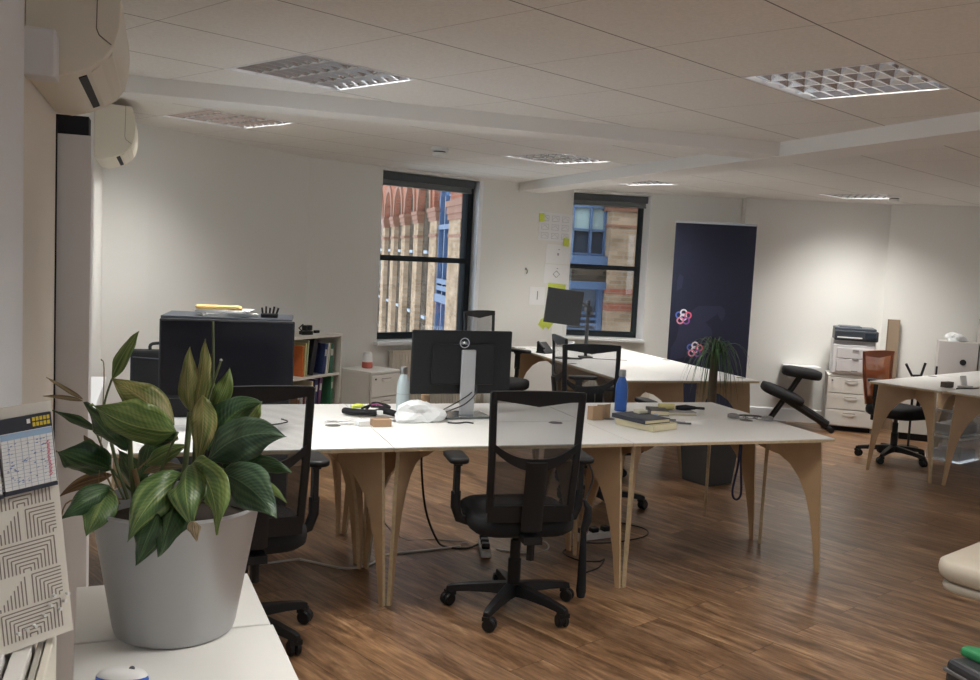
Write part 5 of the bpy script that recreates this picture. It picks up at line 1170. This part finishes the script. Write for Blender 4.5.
r = thing('green_bag', 'green folded bag with white print lying on the black case', 'bag', (1.48, -2.10, .4605), D(-2))
m = MB(); n = 9; L_ = [(-.14+.28*i/n, .20+.012*math.sin(i*2.1)) for i in range(n+1)]+[(.15, .0), (.15, -.18)]+[(.10-.2*i/4, -.2) for i in range(5)]+[(-.12-.008*math.sin(i*3), -.15+.3*i/6) for i in range(6)]
m.prism([(x, y, .0) for x, y in L_], (0, 0, .028)); m.build('fabric', mat('bag_green', (.02, .20, .07), .6, bump=.5, bscale=60), r, bevel=.01, seg=3)
m = MB(); m.box((-.03, .10, .0286), (.05, .12, .001), rz=.4); m.build('print', whitep, r)
m = MB(); m.box((0, .0, .034), (.12, .34, .012), rz=.25); m.build('flap', MATS['bag_green'], r, bevel=.005)

# ---------------------------------------------------------------- the brick building across the street
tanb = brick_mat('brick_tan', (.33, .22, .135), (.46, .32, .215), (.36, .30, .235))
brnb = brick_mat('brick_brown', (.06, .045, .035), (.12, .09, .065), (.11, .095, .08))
redb = brick_mat('brick_red', (.33, .11, .07), (.40, .15, .095), (.32, .21, .16))
stonem = mat('red_stone', (.25, .115, .07), .85, noise=.15, nscale=8)
bluem = mat('blue_paint', (.07, .115, .21), .5)
paneo = mat('outside_pane', (.05, .06, .08), .08)
pane_skym = mat('outside_pane_sky_reflection', (.42, .52, .50), .15)  # pale green puts the sky's reflection into the pane colour
r = thing('brick_building', 'tan and red brick building with round arches and blue window frames across the street', 'building', (1.346, -4.91, 0), D(83.8))
zb, zt_ = -6, 6
m = MB(); m.box((21.3, -1.6, (zb+2.28)/2), (13.9, .3, 2.28-zb)) if False else None
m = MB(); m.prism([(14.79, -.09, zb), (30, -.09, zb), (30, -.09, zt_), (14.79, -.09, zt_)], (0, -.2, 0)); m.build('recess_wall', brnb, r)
piers = [(14.79, 15.42), (16.62, 17.12), (18.22, 18.72), (19.82, 20.32), (21.42, 21.92), (23.02, 23.52), (24.62, 25.12), (26.22, 26.72)]
for a, c in piers:
    m = MB(); m.box(((a+c)/2, -.05, (zb+2.1)/2), (c-a, .10, 2.1-zb)); m.build('pier', tanb, r)
    m = MB()
    for (z0, z1_, e) in ((1.86, 1.90, .015), (2.1, 2.16, .02), (2.16, 2.24, .035), (2.24, 2.30, .05)): m.box(((a+c)/2, -.05+e/2, (z0+z1_)/2), (c-a+3*e, .10+e, z1_-z0))
    m.build('capital', stonem, r)
for (a0, c0), (a1, c1) in zip(piers[:-1], piers[1:]):
    # arch spandrel between pier centres
    xl, xr = (a0+c0)/2, (a1+c1)/2; cx = (c0+a1)/2; R_ = (a1-c0)/2; n = 16
    poly = [(xl, 0, 2.30), (c0, 0, 2.30)]+[(cx-R_*math.cos(PI*k/n), 0, 2.30+R_*math.sin(PI*k/n)) for k in range(1, n)]+[(a1, 0, 2.30), (xr, 0, 2.30), (xr, 0, 4.2), (xl, 0, 4.2)]
    inner = [(cx-R_*math.cos(PI*k/n), 0, 2.30+R_*math.sin(PI*k/n)) for k in range(n+1)]
    outer = [(xl+(xr-xl)*k/n, 0, 4.2) for k in range(n+1)]
    m = MB(); m.strip(inner, outer, (0, -.10, 0)); m.strip([(xl, 0, 2.3), (xl, 0, 4.2)], [(c0, 0, 2.3), (c0, 0, 4.2)], (0, -.4, 0)) if False else None
    m.prism([(xl, 0, 2.30), (c0, 0, 2.30), (xl, 0, 4.2)], (0, -.10, 0)); m.prism([(xr, 0, 2.30), (a1, 0, 2.30), (xr, 0, 4.2)], (0, -.10, 0)); m.build('arch', redb, r)
    m = MB(); m.strip([(cx-R_*math.cos(PI*k/n), .03, 2.30+R_*math.sin(PI*k/n)) for k in range(n+1)], [(cx-(R_+.14)*math.cos(PI*k/n), .03, 2.30+(R_+.14)*math.sin(PI*k/n)) for k in range(n+1)], (0, -.03, 0)); m.build('arch_ring', stonem, r)
    for z in (1.62, .55): m = MB(); m.box((cx, -.07, z), (.35, .06, .05)); m.build('ledge', mat('ledge_blue_white', (.30, .34, .40), .6), r)
m = MB(); m.box((22, -.1, 4.4), (15, .5, .5)); m.build('cornice', stonem, r)
# big pier, tall blue arched window
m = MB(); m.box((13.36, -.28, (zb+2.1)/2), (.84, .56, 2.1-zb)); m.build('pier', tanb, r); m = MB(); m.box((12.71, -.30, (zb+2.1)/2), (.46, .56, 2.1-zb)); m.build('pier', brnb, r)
m = MB()
for (z0, z1_, e) in ((1.84, 1.88, .01), (2.08, 2.16, .02), (2.16, 2.26, .035), (2.26, 2.34, .05)): m.box((13.13, -.28, (z0+z1_)/2), (1.30+2*e, .56+2*e, z1_-z0))
m.build('capital', stonem, r)
m = MB(); m.box((13.13, -.28, 3.4), (1.30, .54, 2.1)); m.build('upper_pier', redb, r)
m = MB(); n = 14; cx, R_ = 14.285, .47
m.strip([(cx-R_*math.cos(PI*k/n), 0, 2.45+R_*math.sin(PI*k/n)) for k in range(n+1)], [(13.78+1.03*k/n, 0, 4.2) for k in range(n+1)], (0, -.3, 0)); m.build('arch', redb, r)
m = MB()
for x in (13.83, 14.29, 14.74): m.box((x, -.06, (zb+2.45)/2), (.06, .06, 2.45-zb))
for z in (.0, 1.1, 1.2, 2.0): m.box((cx, -.06, z), (1.0, .07, .07))
m.box((cx, -.05, .95), (1.0, .08, .12)); m.box((cx, -.05, .15), (1.0, .08, .10))
m.strip([(cx-.38*math.cos(PI*k/n), -.03, 2.45+.38*math.sin(PI*k/n)) for k in range(n+1)], [(cx-.47*math.cos(PI*k/n), -.03, 2.45+.47*math.sin(PI*k/n)) for k in range(n+1)], (0, -.08, 0))
wf = m.build('window_frame', bluem, r)
m = MB(); m.box((cx, -.11, (zb+3)/2), (1.02, .02, 3-zb)); m.build('pane', mat('outside_pane_blue', (.10, .17, .30), .15), wf)
# end wall facing the office: y from 0 towards -6
X0 = 12.47
def ebox(mb, s0, s1, z0, z1_, x0=X0, x1=X0+.3): mb.box(((x0+x1)/2, -(s0+s1)/2, (z0+z1_)/2), (x1-x0, s1-s0, z1_-z0))
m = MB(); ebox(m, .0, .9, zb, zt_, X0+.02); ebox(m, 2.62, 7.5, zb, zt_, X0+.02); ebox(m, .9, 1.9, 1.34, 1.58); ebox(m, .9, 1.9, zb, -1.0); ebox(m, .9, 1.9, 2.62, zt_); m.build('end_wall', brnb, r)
m = MB(); ebox(m, 1.9, 2.62, zb, zt_, X0-.10); m.build('end_pier', tanb, r)
m = MB(); ebox(m, 1.86, 2.66, 2.28, 2.34, X0-.14); ebox(m, 1.82, 2.70, 2.34, 2.42, X0-.19); ebox(m, 1.88, 2.64, 2.07, 2.10, X0-.12); m.build('corbel', stonem, r)
m = MB(); ebox(m, 1.895, 2.625, 1.19, 1.27, X0-.104); ebox(m, 1.895, 2.625, .97, 1.07, X0-.104); m.build('red_course', redb, r)
m = MB()
for s in (.95, 1.19, 1.44, 1.69, 1.89): ebox(m, s-.014, s+.014, 1.66, 2.62, X0+.10, X0+.16)
for z in (1.70, 2.02, 2.32, 2.58): ebox(m, .9, 1.9, z-.012, z+.012, X0+.10, X0+.16)
ebox(m, .88, 1.93, 1.56, 1.68, X0-.03, X0+.18); wf = m.build('window_frame', mat('blue_paint_light', (.10, .155, .27), .5), r)
m = MB(); ebox(m, .9, 1.9, 1.66, 2.0, X0+.17, X0+.18); m.build('pane', paneo, wf)
m = MB(); ebox(m, .9, 1.9, 2.0, 2.62, X0+.17, X0+.18); m.build('pane', pane_skym, wf)
m = MB(); ebox(m, .88, 1.93, 1.24, 1.34, X0-.03, X0+.2)
for s in (.93, 1.40, 1.86): ebox(m, s-.03, s+.03, -1, 1.24, X0+.05, X0+.16)
for q in range(9): ebox(m, .9, 1.86, .30+q*.075, .335+q*.075, X0+.10, X0+.15)
wf = m.build('window_frame', MATS['blue_paint_light'], r)
m = MB(); ebox(m, .9, 1.9, -1, 1.24, X0+.17, X0+.18); m.build('pane', mat('outside_pane_grey', (.16, .18, .22), .2), wf)
m = MB(); m.box((21, -1.1, 0), (17, .1, 12)); m.box((12.85, -4, 0), (.1, 7, 12)); m.build('inner_wall', darkm, r)

# ---------------------------------------------------------------- camera, world, colour
cam = bpy.data.cameras.new('camera'); co = bpy.data.objects.new('camera', cam); COL.objects.link(co)
co.matrix_world = Matrix(((0.943202, -0.017644, -0.331751, -1.01182), (-0.328459, 0.100319, -0.939176, -4.07666), (0.049852, 0.994799, 0.088826, 1.61887), (0, 0, 0, 1)))
cam.lens = 34.8387
cam.sensor_width = 36; cam.clip_start = .05; cam.clip_end = 200
SC.camera = co
w = bpy.data.worlds.new('sky'); SC.world = w; w.use_nodes = True
bg = w.node_tree.nodes['Background']; bg.inputs['Color'].default_value = (.78, .88, 1.0, 1); bg.inputs['Strength'].default_value = 2.2
SC.view_settings.view_transform = 'Standard'; SC.view_settings.look = 'None'; SC.view_settings.gamma = 1; SC.view_settings.exposure = 0.38
SC.view_settings.use_curve_mapping = False
SC.cycles.use_denoising = True; SC.cycles.max_bounces = 8; SC.cycles.diffuse_bounces = 5; SC.cycles.transparent_max_bounces = 16
SC.cycles.sample_clamp_indirect = 4
